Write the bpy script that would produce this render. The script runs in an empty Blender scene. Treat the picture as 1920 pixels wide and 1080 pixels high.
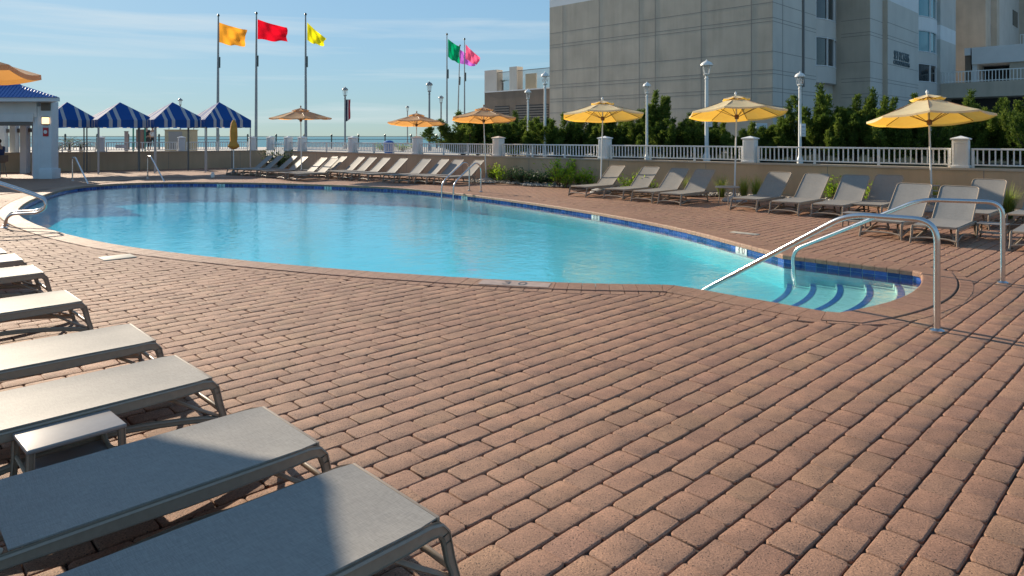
import bpy, bmesh, math, random
import numpy as np
from mathutils import Vector, Matrix
C = bpy.context.scene.collection
sc = bpy.context.scene
R = math.radians
random.seed(7); np.random.seed(7)
CH = 1.75                      # eye height
F = 1280.0                     # focal length in photo pixels (24 mm on 36 mm)
S2 = math.sqrt(.5)
# ---------------------------------------------------------------- camera
cam = bpy.data.objects.new('camera', bpy.data.cameras.new('camera')); C.objects.link(cam)
cam.location = (0, 0, CH); cam.rotation_euler = (R(90), 0, 0)
cam.data.lens = 24; cam.data.sensor_width = 36; cam.data.shift_y = -284/1920
cam.data.clip_end = 20000; cam.data.clip_start = .05
sc.camera = cam
# ---------------------------------------------------------------- light
SUN_EL, SUN_DIR = R(22), (-.72, .69)       # horizontal direction towards the sun
SUN_STR, SKY_STR, EXPO = 3.5, .15, 1.06
w = bpy.data.worlds.new('World'); sc.world = w; w.use_nodes = True
nt = w.node_tree; nt.nodes.clear()
def N(nt, t, **k):
    n = nt.nodes.new(t)
    for a, b in k.items():
        if a == 'ins':
            for i, v in b.items(): n.inputs[i].default_value = v
        else: setattr(n, a, b)
    return n
sky = N(nt, 'ShaderNodeTexSky', sky_type='NISHITA', sun_disc=False, sun_elevation=SUN_EL,
        sun_rotation=math.atan2(SUN_DIR[0], SUN_DIR[1]), air_density=1.0, dust_density=.35, ozone_density=2.6)
bg = N(nt, 'ShaderNodeBackground', ins={'Strength': SKY_STR})
out = N(nt, 'ShaderNodeOutputWorld')
tc = N(nt, 'ShaderNodeTexCoord'); mp = N(nt, 'ShaderNodeMapping', ins={'Scale': (1.3, 1.3, 26)})
no = N(nt, 'ShaderNodeTexNoise', ins={'Scale': 1.3, 'Detail': 6, 'Roughness': .55, 'Distortion': .4})
rp = N(nt, 'ShaderNodeValToRGB'); rp.color_ramp.elements[0].position = .55; rp.color_ramp.elements[1].position = .78
rp.color_ramp.elements[1].color = (.6, .6, .6, 1)
mixc = N(nt, 'ShaderNodeMixRGB', ins={'Color2': (2.35, 2.6, 2.7, 1)})
L = nt.links.new
L(tc.outputs['Generated'], mp.inputs[0]); L(mp.outputs[0], no.inputs['Vector']); L(no.outputs[0], rp.inputs[0])
# soft shoulder: the glow round the sun must not clip
lu = N(nt, 'ShaderNodeVectorMath', operation='DOT_PRODUCT'); lu.inputs[1].default_value = (.25, .65, .10); L(sky.outputs[0], lu.inputs[0])
ls = N(nt, 'ShaderNodeMath', operation='MULTIPLY_ADD', ins={1: 1/2.5, 2: 1.0}); L(lu.outputs['Value'], ls.inputs[0])
li = N(nt, 'ShaderNodeMath', operation='DIVIDE', ins={0: 1.0}); L(ls.outputs[0], li.inputs[1])
dv_ = N(nt, 'ShaderNodeVectorMath', operation='SCALE'); L(sky.outputs[0], dv_.inputs[0]); L(li.outputs[0], dv_.inputs['Scale'])
kv = N(nt, 'ShaderNodeVectorMath', operation='MULTIPLY_ADD'); kv.inputs[1].default_value = (1/2.1, 1/2.9, 1/4.0); kv.inputs[2].default_value = (1,1,1)
d2 = N(nt, 'ShaderNodeVectorMath', operation='DIVIDE'); L(sky.outputs[0], kv.inputs[0]); L(sky.outputs[0], d2.inputs[0]); L(kv.outputs[0], d2.inputs[1])
m5 = N(nt, 'ShaderNodeMixRGB', ins={'Fac': .65}); L(dv_.outputs[0], m5.inputs['Color1']); L(d2.outputs[0], m5.inputs['Color2'])
dv_ = N(nt, 'ShaderNodeVectorMath', operation='MULTIPLY'); dv_.inputs[1].default_value = (.78, .94, .97); L(m5.outputs[0], dv_.inputs[0])
L(rp.outputs[0], mixc.inputs['Fac']); L(dv_.outputs[0], mixc.inputs['Color1']); L(mixc.outputs[0], bg.inputs[0]); L(bg.outputs[0], out.inputs[0])
sl = bpy.data.lights.new('sun', 'SUN'); sl.energy = SUN_STR; sl.angle = R(.7); sl.color = (1, .85, .66)
so = bpy.data.objects.new('sun', sl); C.objects.link(so)
dv = Vector((SUN_DIR[0]*math.cos(SUN_EL), SUN_DIR[1]*math.cos(SUN_EL), math.sin(SUN_EL)))
so.rotation_euler = dv.to_track_quat('Z', 'Y').to_euler(); so.location = (-20, 20, 20)
sc.view_settings.view_transform = 'Standard'; sc.view_settings.look = 'None'
sc.view_settings.exposure = EXPO; sc.view_settings.gamma = 1
sc.cycles.max_bounces = 8; sc.cycles.transparent_max_bounces = 12
sc.cycles.caustics_reflective = False; sc.cycles.caustics_refractive = False

# ---------------------------------------------------------------- coordinates
def W(px, py, z=0.0):
    Y = F*(CH-z)/(py-256.0); return ((px-960)/F*Y, Y, z)
def at(px, Y, z=0.0): return ((px-960)/F*Y, Y, z)
def zy(py, Y): return CH-(py-256)/F*Y
def UV(u, v, z=0.0): return (S2*(u+v), S2*(v-u), z)       # u along the bay, v along the paving courses

# ---------------------------------------------------------------- materials
MATS = {}
def mat(name, col=(.5,.5,.5), rough=.6, metal=0, spec=.5, build=None, **ins):
    if name in MATS: return MATS[name]
    m = bpy.data.materials.new(name); m.use_nodes = True
    b = m.node_tree.nodes['Principled BSDF']
    b.inputs['Base Color'].default_value = (*col, 1); b.inputs['Roughness'].default_value = rough
    b.inputs['Metallic'].default_value = metal; b.inputs['Specular IOR Level'].default_value = spec
    for k, v in ins.items(): b.inputs[k.replace('_', ' ')].default_value = v
    if build: build(m.node_tree, b)
    MATS[name] = m; return m
def vary(scale=3, amt=.25, bump=0.0, bscale=None, stretch=(1,1,1), coord='Object', detail=5, dist=.01):
    """colour mottling + fine bump of the surface itself"""
    def f(nt, b):
        L = nt.links.new
        tc = N(nt, 'ShaderNodeTexCoord'); mp = N(nt, 'ShaderNodeMapping', ins={'Scale': stretch})
        L(tc.outputs[coord], mp.inputs[0])
        n = N(nt, 'ShaderNodeTexNoise', ins={'Scale': scale, 'Detail': detail, 'Roughness': .6}); L(mp.outputs[0], n.inputs['Vector'])
        col = tuple(b.inputs['Base Color'].default_value)
        mr = N(nt, 'ShaderNodeMapRange', ins={'From Min': .3, 'From Max': .7, 'To Min': 1-amt, 'To Max': 1+amt}); L(n.outputs[0], mr.inputs[0])
        mx = N(nt, 'ShaderNodeVectorMath', operation='SCALE'); mx.inputs[0].default_value = col[:3]
        L(mr.outputs[0], mx.inputs['Scale']); L(mx.outputs[0], b.inputs['Base Color'])
        if bump:
            n2 = N(nt, 'ShaderNodeTexNoise', ins={'Scale': bscale or scale*8, 'Detail': 4}); L(mp.outputs[0], n2.inputs['Vector'])
            bp = N(nt, 'ShaderNodeBump', ins={'Strength': bump, 'Distance': dist}); L(n2.outputs[0], bp.inputs['Height']); L(bp.outputs[0], b.inputs['Normal'])
    return f
def sky_steel(nt, b): pass
steel = mat('brushed_steel', (.62,.61,.60), .22, 1.0, build=vary(6, .08))
white = mat('white_paint', (.78,.78,.76), .45, build=vary(2.5, .06))
pole_white = mat('white_pole', (.75,.75,.72), .4, build=vary(2, .08))
dark_metal = mat('dark_green_metal', (.06,.085,.085), .4, .3, build=vary(4, .2))
grey_metal = mat('grey_metal', (.16,.18,.19), .4, .6, build=vary(4, .15))
taupe = mat('taupe_plastic', (.34,.265,.195), .42, build=vary(30, .08, .12, 400, dist=.0005))
table_top = mat('taupe_table_top', (.30,.27,.25), .3, build=vary(25, .06, .1, 300, dist=.0005))

def fabric_nodes(nt, b):
    L = nt.links.new
    tc = N(nt, 'ShaderNodeTexCoord')
    h = []
    for sc_ in ((420, 26, 60), (26, 420, 60)):
        mp = N(nt, 'ShaderNodeMapping', ins={'Scale': sc_}); L(tc.outputs['Object'], mp.inputs[0])
        n = N(nt, 'ShaderNodeTexNoise', ins={'Scale': 1, 'Detail': 3}); L(mp.outputs[0], n.inputs['Vector']); h.append(n)
    ad = N(nt, 'ShaderNodeMath', operation='ADD'); L(h[0].outputs[0], ad.inputs[0]); L(h[1].outputs[0], ad.inputs[1])
    big = N(nt, 'ShaderNodeTexNoise', ins={'Scale': 5, 'Detail': 5, 'Roughness': .6}); L(tc.outputs['Object'], big.inputs['Vector'])
    ad2 = N(nt, 'ShaderNodeMath', operation='MULTIPLY_ADD', ins={1: .35}); L(big.outputs[0], ad2.inputs[0]); L(ad.outputs[0], ad2.inputs[2])
    cr = N(nt, 'ShaderNodeValToRGB'); L(ad2.outputs[0], cr.inputs[0])
    e = cr.color_ramp.elements; e[0].position = .85; e[0].color = (.20,.19,.175,1); e[1].position = 1.5; e[1].color = (.38,.36,.325,1)
    cr.color_ramp.elements.new(1.0) if False else None
    mr = N(nt, 'ShaderNodeMapRange', ins={'From Min': .75, 'From Max': 1.55}); L(ad2.outputs[0], mr.inputs[0]); L(mr.outputs[0], cr.inputs[0])
    e[0].position = 0; e[1].position = 1
    L(cr.outputs[0], b.inputs['Base Color'])
    bp = N(nt, 'ShaderNodeBump', ins={'Strength': .35, 'Distance': .0012}); L(ad.outputs[0], bp.inputs['Height']); L(bp.outputs[0], b.inputs['Normal'])
    # woven sling lets some light through
    tr = N(nt, 'ShaderNodeBsdfTranslucent', ins={'Color': (.30,.27,.22,1)})
    mx = N(nt, 'ShaderNodeMixShader', ins={'Fac': .10}); o = nt.nodes['Material Output']
    L(b.outputs[0], mx.inputs[1]); L(tr.outputs[0], mx.inputs[2]); L(mx.outputs[0], o.inputs[0])
sling = mat('sling_fabric', (.4,.37,.33), .6, 0, .4, build=fabric_nodes)

def cloth(col, trans, fac=.45, rough=.8, stripes=None):
    def f(nt, b):
        L = nt.links.new
        b.inputs['Roughness'].default_value = rough
        tr = N(nt, 'ShaderNodeBsdfTranslucent', ins={'Color': (*trans, 1)})
        mx = N(nt, 'ShaderNodeMixShader', ins={'Fac': fac}); o = nt.nodes['Material Output']
        if stripes: stripes(nt, b, tr)
        else: vary(4, .12)(nt, b)
        L(b.outputs[0], mx.inputs[1]); L(tr.outputs[0], mx.inputs[2]); L(mx.outputs[0], o.inputs[0])
    return f
canvas = mat('yellow_canvas', (1.0,.88,.55), build=cloth((.8,.5,.15), (1.0,.55,.05), .45))
canvas_o = mat('shade_toned_canvas', (.74,.52,.30), build=cloth((.8,.5,.15), (.92,.42,.10), .5))  # darker copy of the yellow canvas, shaded side put into the colour
rib_m = mat('umbrella_rib', (.22,.10,.04), .5)

def concrete(col, streak=.18):
    def f(nt, b):
        L = nt.links.new
        tc = N(nt, 'ShaderNodeTexCoord')
        m1 = N(nt, 'ShaderNodeMapping', ins={'Scale': (1.2,1.2,.12)}); L(tc.outputs['Object'], m1.inputs[0])
        n1 = N(nt, 'ShaderNodeTexNoise', ins={'Scale': 1.4, 'Detail': 6, 'Roughness': .65}); L(m1.outputs[0], n1.inputs['Vector'])
        n2 = N(nt, 'ShaderNodeTexNoise', ins={'Scale': .7, 'Detail': 4}); L(tc.outputs['Object'], n2.inputs['Vector'])
        ad = N(nt, 'ShaderNodeMath', operation='ADD'); L(n1.outputs[0], ad.inputs[0]); L(n2.outputs[0], ad.inputs[1])
        mr = N(nt, 'ShaderNodeMapRange', ins={'From Min': .7, 'From Max': 1.3, 'To Min': 1-streak, 'To Max': 1+streak}); L(ad.outputs[0], mr.inputs[0])
        mx = N(nt, 'ShaderNodeVectorMath', operation='SCALE'); mx.inputs[0].default_value = col
        L(mr.outputs[0], mx.inputs['Scale']); L(mx.outputs[0], b.inputs['Base Color'])
        n3 = N(nt, 'ShaderNodeTexNoise', ins={'Scale': 40, 'Detail': 3}); L(tc.outputs['Object'], n3.inputs['Vector'])
        bp = N(nt, 'ShaderNodeBump', ins={'Strength': .25, 'Distance': .01}); L(n3.outputs[0], bp.inputs['Height']); L(bp.outputs[0], b.inputs['Normal'])
    return f
wall_tan = mat('tan_stucco', (.4,.3,.22), .85, build=concrete((.52,.38,.245), .16))
wall_cap = mat('wall_cap', (.5,.42,.33), .8, build=vary(3, .1, .2))
bld_tan = mat('taupe_concrete', (.3,.28,.25), .85, build=concrete((.48,.415,.335), .14))
bld_lt = mat('pale_concrete', (.45,.44,.42), .8, build=concrete((.54,.51,.47), .08))
bld_white = mat('white_stucco', (.72,.72,.72), .7, build=vary(.8, .05))
groove = mat('panel_joint', (.25,.23,.21), .9)
glass_dk = mat('window_glass', (.02,.03,.035), .06, 0, .8)
glass_teal = mat('sky_reflect_glass', (.06,.22,.27), .06, 0, .9)  # teal base colour stands in for the sky's reflection
dark_void = mat('void_shade', (.05,.05,.055), .9)  # near-black colour paints in the shade inside openings
louver_m = mat('louver_metal', (.17,.15,.13), .6)
hut_white = mat('hut_white_paint', (.62,.68,.72), .5, build=vary(2, .06))
hut_dark = mat('hut_dark_frame', (.14,.13,.12), .5)

# ---------------------------------------------------------------- mesh helpers
class MB:
    def __init__(s): s.v = []; s.f = []; s.attr = []
    def add(s, vs, fs):
        o = len(s.v); s.v += [tuple(map(float, v)) for v in vs]; s.f += [tuple(i+o for i in f) for f in fs]; return s
    def box(s, x0, x1, y0, y1, z0, z1, M=None):
        vs = [Vector((x, y, z)) for z in (z0, z1) for y in (y0, y1) for x in (x0, x1)]
        if M is not None: vs = [M @ v for v in vs]
        return s.add(vs, [(0,2,3,1),(4,5,7,6),(0,1,5,4),(2,6,7,3),(0,4,6,2),(1,3,7,5)])
    def tube(s, pts, r, n=10, cap=True, sx=1.0, sz=1.0):
        pts = [Vector(p) for p in pts]; rr = r if isinstance(r, (list, tuple)) else [r]*len(pts)
        rings = []; up = None
        for i, p in enumerate(pts):
            t = (pts[min(i+1, len(pts)-1)]-pts[max(i-1, 0)]).normalized()
            if up is None:
                a = Vector((0,0,1)) if abs(t.z) < .95 else Vector((1,0,0))
            else: a = up
            x = t.cross(a)
            if x.length < 1e-4: x = t.cross(Vector((0,1,0)))
            x.normalize(); y = x.cross(t).normalized(); up = y
            rings.append([p+(x*math.cos(k*2*math.pi/n)*sx+y*math.sin(k*2*math.pi/n)*sz)*rr[i] for k in range(n)])
        vs = [v for rg in rings for v in rg]; fs = []
        for i in range(len(pts)-1):
            for k in range(n):
                k2 = (k+1) % n; fs.append((i*n+k, i*n+k2, (i+1)*n+k2, (i+1)*n+k))
        if cap: fs.append(tuple(range(n))[::-1]); fs.append(tuple((len(pts)-1)*n+k for k in range(n)))
        return s.add(vs, fs)
    def lathe(s, prof, n=16, cx=0, cy=0, cap=True, ang=0, sq=1.0):
        vs = []; fs = []
        for r, z in prof:
            for k in range(n):
                a = k*2*math.pi/n+ang; vs.append((cx+r*math.cos(a), cy+r*math.sin(a)*sq, z))
        m = len(prof)
        for i in range(m-1):
            for k in range(n):
                k2 = (k+1) % n; fs.append((i*n+k, i*n+k2, (i+1)*n+k2, (i+1)*n+k))
        if cap: fs.append(tuple(range(n))[::-1]); fs.append(tuple((m-1)*n+k for k in range(n)))
        return s.add(vs, fs)
    def prism(s, poly, z0, z1):
        n = len(poly)
        vs = [(x, y, z0) for x, y in poly]+[(x, y, z1) for x, y in poly]
        fs = [tuple(range(n))[::-1], tuple(range(n, 2*n))]+[(i, (i+1) % n, (i+1) % n+n, i+n) for i in range(n)]
        return s.add(vs, fs)
    def build(s, name, m, parent=None, smooth=False, bevel=0, seg=2, loc=None, rotz=0, attr=None, angle=40):
        me = bpy.data.meshes.new(name); me.from_pydata(s.v, [], s.f); me.materials.append(m)
        if attr is not None:
            ca = me.attributes.new('tint', 'FLOAT', 'FACE'); ca.data.foreach_set('value', attr)
        o = bpy.data.objects.new(name, me); C.objects.link(o)
        if bevel:
            bm = bmesh.new(); bm.from_mesh(me); bmesh.ops.recalc_face_normals(bm, faces=bm.faces)
            es = [e for e in bm.edges if len(e.link_faces) == 2 and e.calc_face_angle(0) > R(30)]
            bmesh.ops.bevel(bm, geom=es, offset=bevel, segments=seg, affect='EDGES', profile=.6, clamp_overlap=True)
            bm.to_mesh(me); bm.free()
        if smooth or bevel:
            me.shade_smooth(); me.set_sharp_from_angle(angle=R(angle))
        if parent: o.parent = parent
        if loc is not None: o.location = loc
        if rotz: o.rotation_euler = (0,0,rotz)
        return o
def tag(o, label, cat, group=None):
    o['label'] = label; o['category'] = cat
    if group: o['group'] = group
    return o
def struct(o): o['kind'] = 'structure'; return o
def thing(name, label, cat, loc=(0,0,0), rotz=0, group=None, scale=1):
    o = bpy.data.objects.new(name, None); C.objects.link(o); o.location = loc; o.rotation_euler = (0,0,rotz)
    o.empty_display_size = .1; o.scale = (scale,)*3
    return tag(o, label, cat, group)
def dup(root, loc, rotz, label, group=None, scale=None):
    r = root.copy(); C.objects.link(r); r.location = loc; r.rotation_euler = (0,0,rotz); r['label'] = label
    if group: r['group'] = group
    if scale is not None: r.scale = scale if hasattr(scale, '__len__') else (scale,)*3
    for ch in list(root.children):
        c = ch.copy(); C.objects.link(c); c.parent = r
        for g in ch.children:
            d = g.copy(); C.objects.link(d); d.parent = c
    return r
def bez(pts, n=8):
    """smooth Catmull-Rom path through pts"""
    P = [Vector(p) for p in pts]; P = [P[0]*2-P[1]]+P+[P[-1]*2-P[-2]]; o = []
    for i in range(1, len(P)-2):
        a, b, c, d = P[i-1:i+3]
        for k in range(n):
            t = k/n; o.append(.5*((2*b)+(-a+c)*t+(2*a-5*b+4*c-d)*t*t+(-a+3*b-3*c+d)*t**3))
    o.append(P[-2]); return o
def fillet(pts, r, n=6):
    P = [Vector(p) for p in pts]; o = [P[0]]
    for i in range(1, len(P)-1):
        a = (P[i-1]-P[i]); b = (P[i+1]-P[i]); d = min(r, a.length*.49, b.length*.49)
        p0 = P[i]+a.normalized()*d; p1 = P[i]+b.normalized()*d
        for k in range(n+1):
            t = k/n; o.append(p0*(1-t)**2+P[i]*2*t*(1-t)+p1*t*t)
    o.append(P[-1]); return o
def text(name, s, m, parent, M, size, extrude=.004):
    cu = bpy.data.curves.new(name, 'FONT'); cu.body = s; cu.size = size; cu.extrude = extrude; cu.align_x = 'CENTER'; cu.align_y = 'CENTER'
    o = bpy.data.objects.new(name, cu); C.objects.link(o)
    dg = bpy.context.evaluated_depsgraph_get(); me = bpy.data.meshes.new_from_object(o.evaluated_get(dg))
    bpy.data.objects.remove(o); me.materials.clear(); me.materials.append(m); me.transform(M)
    o = bpy.data.objects.new(name, me); C.objects.link(o)
    if parent: o.parent = parent
    return o

# ================================================================ POOL OUTLINE
px_edge = [(1470,477),(1440,470),(1380,454.5),(1312,435),(1200,412.5),(1130,400),(1047,387),(973,376.5),(880,364.8),(792,355.5),
 (717,350.3),(600,346),(500,343),(400,341.8),(335,341.6),(250,343),(165,347.5),(117,355),(72,369),(50,378),(32,391),(29,399),(36,408),(55,417),(75,426),
 (107,436),(150,447),(200,458),(250,466),(300,472.5),(400,483.5),(500,494.5),(640,507),(740,514),(840,520.5),(930,527),(1023,532),(1140,536),(1200,536.5),(1257,535.5)]
main = [Vector(W(*p)) for p in px_edge]
def resample(P, step, closed=False):
    P = list(P)+([P[0]] if closed else []); d = [0]
    for a, b in zip(P, P[1:]): d.append(d[-1]+(b-a).length)
    n = max(2, round(d[-1]/step)); o = []; j = 0
    for i in range(n+(0 if closed else 1)):
        t = d[-1]*i/n
        while j < len(d)-2 and d[j+1] < t: j += 1
        o.append(P[j].lerp(P[j+1], (t-d[j])/max(1e-9, d[j+1]-d[j])))
    return o
main = resample(bez(main, 6), .16)
for _ in range(60):
    main = [main[0]]+[(main[i-1]+main[i]*2+main[i+1])/4 for i in range(1, len(main)-1)]+[main[-1]]
V0, V1 = 7.0, 10.0
def arcU(v, u0, b=.28): return u0+b*(1-((v-8.5)/1.5)**2)
bay = [Vector(UV(u, V0)) for u in np.linspace(-4.1, -2.62, 9)]+[Vector(UV(arcU(v, -2.5), v)) for v in np.linspace(V0, V1, 19)]+\
      [Vector(UV(u, V1)) for u in np.linspace(-2.62, -4.15, 9)]
main[0] = Vector(UV(-4.3, V1)); outline = main+bay          # counter-clockwise seen from above?
ring = resample(outline, .155, True)
def area(P): return sum(a.x*b.y-b.x*a.y for a, b in zip(P, P[1:]+P[:1]))/2
if area(ring) < 0: ring = ring[::-1]
def offset(P, d):
    n = len(P); o = []
    for i in range(n):
        a, b, c = P[i-1], P[i], P[(i+1) % n]
        t1 = (b-a).normalized(); t2 = (c-b).normalized(); n1 = Vector((t1.y,-t1.x,0)); n2 = Vector((t2.y,-t2.x,0))
        m = (n1+n2).normalized(); k = min(1.5, 1/max(.35, m.dot(n1))); o.append(b+m*d*k)
    return o
def inside(px, py, P):
    px = np.asarray(px); py = np.asarray(py); r = np.zeros(px.shape, bool); n = len(P)
    for i in range(n):
        a, b = P[i-1], P[i]
        c = ((a.y > py) != (b.y > py)) & (px < (b.x-a.x)*(py-a.y)/((b.y-a.y) or 1e-9)+a.x); r ^= c
    return r
CW, SW = .34, .165                       # coping width, border course width
def smooth_ring(P, k):
    n = len(P)
    for _ in range(k): P = [(P[i-1]+P[i]*2+P[(i+1) % n])/4 for i in range(n)]
    return P
ro1 = offset(ring, CW); ro2 = smooth_ring(offset(ring, CW+.008), 2); ro3 = smooth_ring(offset(ring, CW+SW), 3)

# ---------------------------------------------------------------- ground sheets
def sheet(name, outer, z, m, hole=None, kind='structure'):
    bm = bmesh.new(); es = []
    for lp in [outer]+([hole] if hole else []):
        vs = [bm.verts.new((p[0], p[1], z)) for p in lp]
        es += [bm.edges.new((vs[i-1], vs[i])) for i in range(len(vs))]
    bmesh.ops.triangle_fill(bm, edges=es, use_beauty=True)
    for f in bm.faces:
        if f.normal.z < 0: f.normal_flip()
    me = bpy.data.meshes.new(name); bm.to_mesh(me); bm.free(); me.materials.append(m)
    o = bpy.data.objects.new(name, me); C.objects.link(o); o['kind'] = kind; return o

BL, BW, PA = .247, .161, R(46)           # paving stone length / width, direction of courses (from +Y towards +X)
pd = Vector((math.sin(PA), math.cos(PA), 0)); pn = Vector((math.cos(PA), -math.sin(PA), 0))
BRICKS = [(.360,.196,.122),(.346,.183,.115),(.372,.207,.128),(.332,.174,.110),(.364,.205,.121),(.348,.182,.118)]
def brick_col(nt, b, fac_socket):
    L = nt.links.new
    cr = N(nt, 'ShaderNodeValToRGB'); cr.color_ramp.interpolation = 'LINEAR'
    el = cr.color_ramp.elements
    for i, c in enumerate(BRICKS):
        e = el[i] if i < 2 else el.new(i/(len(BRICKS)-1))
        e.position = i/(len(BRICKS)-1)
        e.color = (*c, 1)
    L(fac_socket, cr.inputs[0])
    g = N(nt, 'ShaderNodeNewGeometry')
    sp = N(nt, 'ShaderNodeTexNoise', ins={'Scale': 110, 'Detail': 4, 'Roughness': .8}); L(g.outputs['Position'], sp.inputs['Vector'])
    mr = N(nt, 'ShaderNodeMapRange', ins={'From Min': .3, 'From Max': .7, 'To Min': .45, 'To Max': 1.55}); L(sp.outputs[0], mr.inputs[0])
    big = N(nt, 'ShaderNodeTexNoise', ins={'Scale': .45, 'Detail': 5, 'Roughness': .6}); L(g.outputs['Position'], big.inputs['Vector'])
    mr2 = N(nt, 'ShaderNodeMapRange', ins={'From Min': .3, 'From Max': .7, 'To Min': .84, 'To Max': 1.14}); L(big.outputs[0], mr2.inputs[0])
    mid = N(nt, 'ShaderNodeTexNoise', ins={'Scale': 13, 'Detail': 3}); L(g.outputs['Position'], mid.inputs['Vector'])
    mr3 = N(nt, 'ShaderNodeMapRange', ins={'From Min': .3, 'From Max': .7, 'To Min': .88, 'To Max': 1.12}); L(mid.outputs[0], mr3.inputs[0])
    m1 = N(nt, 'ShaderNodeMath', operation='MULTIPLY'); L(mr.outputs[0], m1.inputs[0]); L(mr2.outputs[0], m1.inputs[1])
    m2 = N(nt, 'ShaderNodeMath', operation='MULTIPLY'); L(m1.outputs[0], m2.inputs[0]); L(mr3.outputs[0], m2.inputs[1])
    # dark pits and pale aggregate grains
    vo = N(nt, 'ShaderNodeTexVoronoi', ins={'Scale': 78}); L(g.outputs['Position'], vo.inputs['Vector'])
    pit = N(nt, 'ShaderNodeMapRange', ins={'From Min': .16, 'From Max': .30, 'To Min': .18, 'To Max': 1}); L(vo.outputs['Distance'], pit.inputs[0])
    sep = N(nt, 'ShaderNodeSeparateColor'); L(vo.outputs['Color'], sep.inputs[0])
    few = N(nt, 'ShaderNodeMath', operation='GREATER_THAN', ins={1: .55}); L(sep.outputs[0], few.inputs[0])
    pm = N(nt, 'ShaderNodeMix', ins={2: 1.0}); L(few.outputs[0], pm.inputs[0]); L(pit.outputs[0], pm.inputs[3])
    m3 = N(nt, 'ShaderNodeMath', operation='MULTIPLY'); L(m2.outputs[0], m3.inputs[0]); L(pm.outputs[0], m3.inputs[1])
    sc_ = N(nt, 'ShaderNodeVectorMath', operation='SCALE'); L(cr.outputs[0], sc_.inputs[0]); L(m3.outputs[0], sc_.inputs['Scale'])
    L(sc_.outputs[0], b.inputs['Base Color'])
    bp = N(nt, 'ShaderNodeBump', ins={'Strength': .7, 'Distance': .0035}); L(m3.outputs[0], bp.inputs['Height']); L(bp.outputs[0], b.inputs['Normal'])
def brick_attr(nt, b):
    a = N(nt, 'ShaderNodeAttribute', attribute_name='tint'); brick_col(nt, b, a.outputs['Fac'])
paver = mat('paving_stone', (.4,.25,.18), .72, build=brick_attr)
coping_m = mat('coping_brick', (.4,.25,.18), .6, build=brick_attr)
def far_bricks(nt, b):
    L = nt.links.new
    g = N(nt, 'ShaderNodeNewGeometry')
    mp = N(nt, 'ShaderNodeMapping', vector_type='POINT'); mp.inputs['Rotation'].default_value = (0,0,-(math.pi/2-PA))
    L(g.outputs['Position'], mp.inputs[0])
    bt = N(nt, 'ShaderNodeTexBrick', offset=.5, ins={'Scale': 1, 'Mortar Size': .007, 'Mortar Smooth': .3, 'Brick Width': BL, 'Row Height': BW})
    bt.inputs['Color1'].default_value = (0,0,0,1); bt.inputs['Color2'].default_value = (1,1,1,1); bt.inputs['Mortar'].default_value = (.5,.5,.5,1)
    L(mp.outputs[0], bt.inputs['Vector'])
    sep = N(nt, 'ShaderNodeSeparateColor'); L(bt.outputs['Color'], sep.inputs[0])
    brick_col(nt, b, sep.outputs[0])
    src = b.inputs['Base Color'].links[0].from_socket
    mx = N(nt, 'ShaderNodeMixRGB', ins={'Color2': (.09,.055,.04,1)}); L(bt.outputs['Fac'], mx.inputs['Fac']); L(src, mx.inputs['Color1']); L(mx.outputs[0], b.inputs['Base Color'])
    bp = N(nt, 'ShaderNodeBump', invert=True, ins={'Strength': 1, 'Distance': .012}); L(bt.outputs['Fac'], bp.inputs['Height'])
    old = b.inputs['Normal'].links[0].from_socket; L(old, bp.inputs['Normal']); L(bp.outputs[0], b.inputs['Normal'])
deck_m = mat('brick_paving_far', (.4,.25,.18), .72, build=far_bricks)
joint_m = mat('joint_sand', (.075,.05,.038), .95, build=vary(20, .4))
NEARY = 19.0
# far paving sheet and the joint bed under the modelled stones
def corners(d): return [(-60,-8),(40,-8),(40,46),(-60,46)]
sheet('deck_bed', corners(0), -.016, joint_m, [(p.x, p.y) for p in offset(ring, .06)])
# far sheet = everything except the near trapezoid; built as grid cells outside the near zone and outside the pool
bm = bmesh.new(); gs = .5; poolring = ro2
xs = np.arange(-60, 40.01, gs); ys = np.arange(-8, 46.01, gs)
def near_zone(x, y): return (y < NEARY) & (y > 2.0) & (np.abs(x) < .80*y+.9)
vmap = {}
def gv(i, j):
    if (i, j) not in vmap: vmap[(i, j)] = bm.verts.new((xs[i], ys[j], 0))
    return vmap[(i, j)]
gx, gy = np.meshgrid((xs[:-1]+xs[1:])/2, (ys[:-1]+ys[1:])/2, indexing='ij')
# cells whose four corners are all well inside the pool are dropped; border cells are clipped by the pool hole sheet below
nz = near_zone(gx, gy)
for i in range(len(xs)-1):
    for j in range(len(ys)-1):
        if nz[i, j]: continue
        if -16 < xs[i] < 9 and 5 < ys[j] < 29: continue
        bm.faces.new((gv(i, j), gv(i+1, j), gv(i+1, j+1), gv(i, j+1)))
# the block around the pool: outer rectangle with the pool hole
me = bpy.data.meshes.new('far'); bm.to_mesh(me); bm.free(); me.materials.append(deck_m)
o = bpy.data.objects.new('deck_far_paving', me); C.objects.link(o); o['kind'] = 'structure'; o.location.z = -.001
xa, xb = xs[np.argmax(xs > -16)], 9.0; 
def first(a, c): return float(a[np.argmax(c)])
xa = first(xs, xs > -16); xb = first(xs, xs >= 9); ya = first(ys, ys > 5); yb = first(ys, ys >= 29)
sheet('deck_pool_paving', [(xa,ya),(xb,ya),(xb,yb),(xa,yb)], -.0135, deck_m, [(p.x, p.y) for p in offset(ring, .08)])
del o, me

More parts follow.
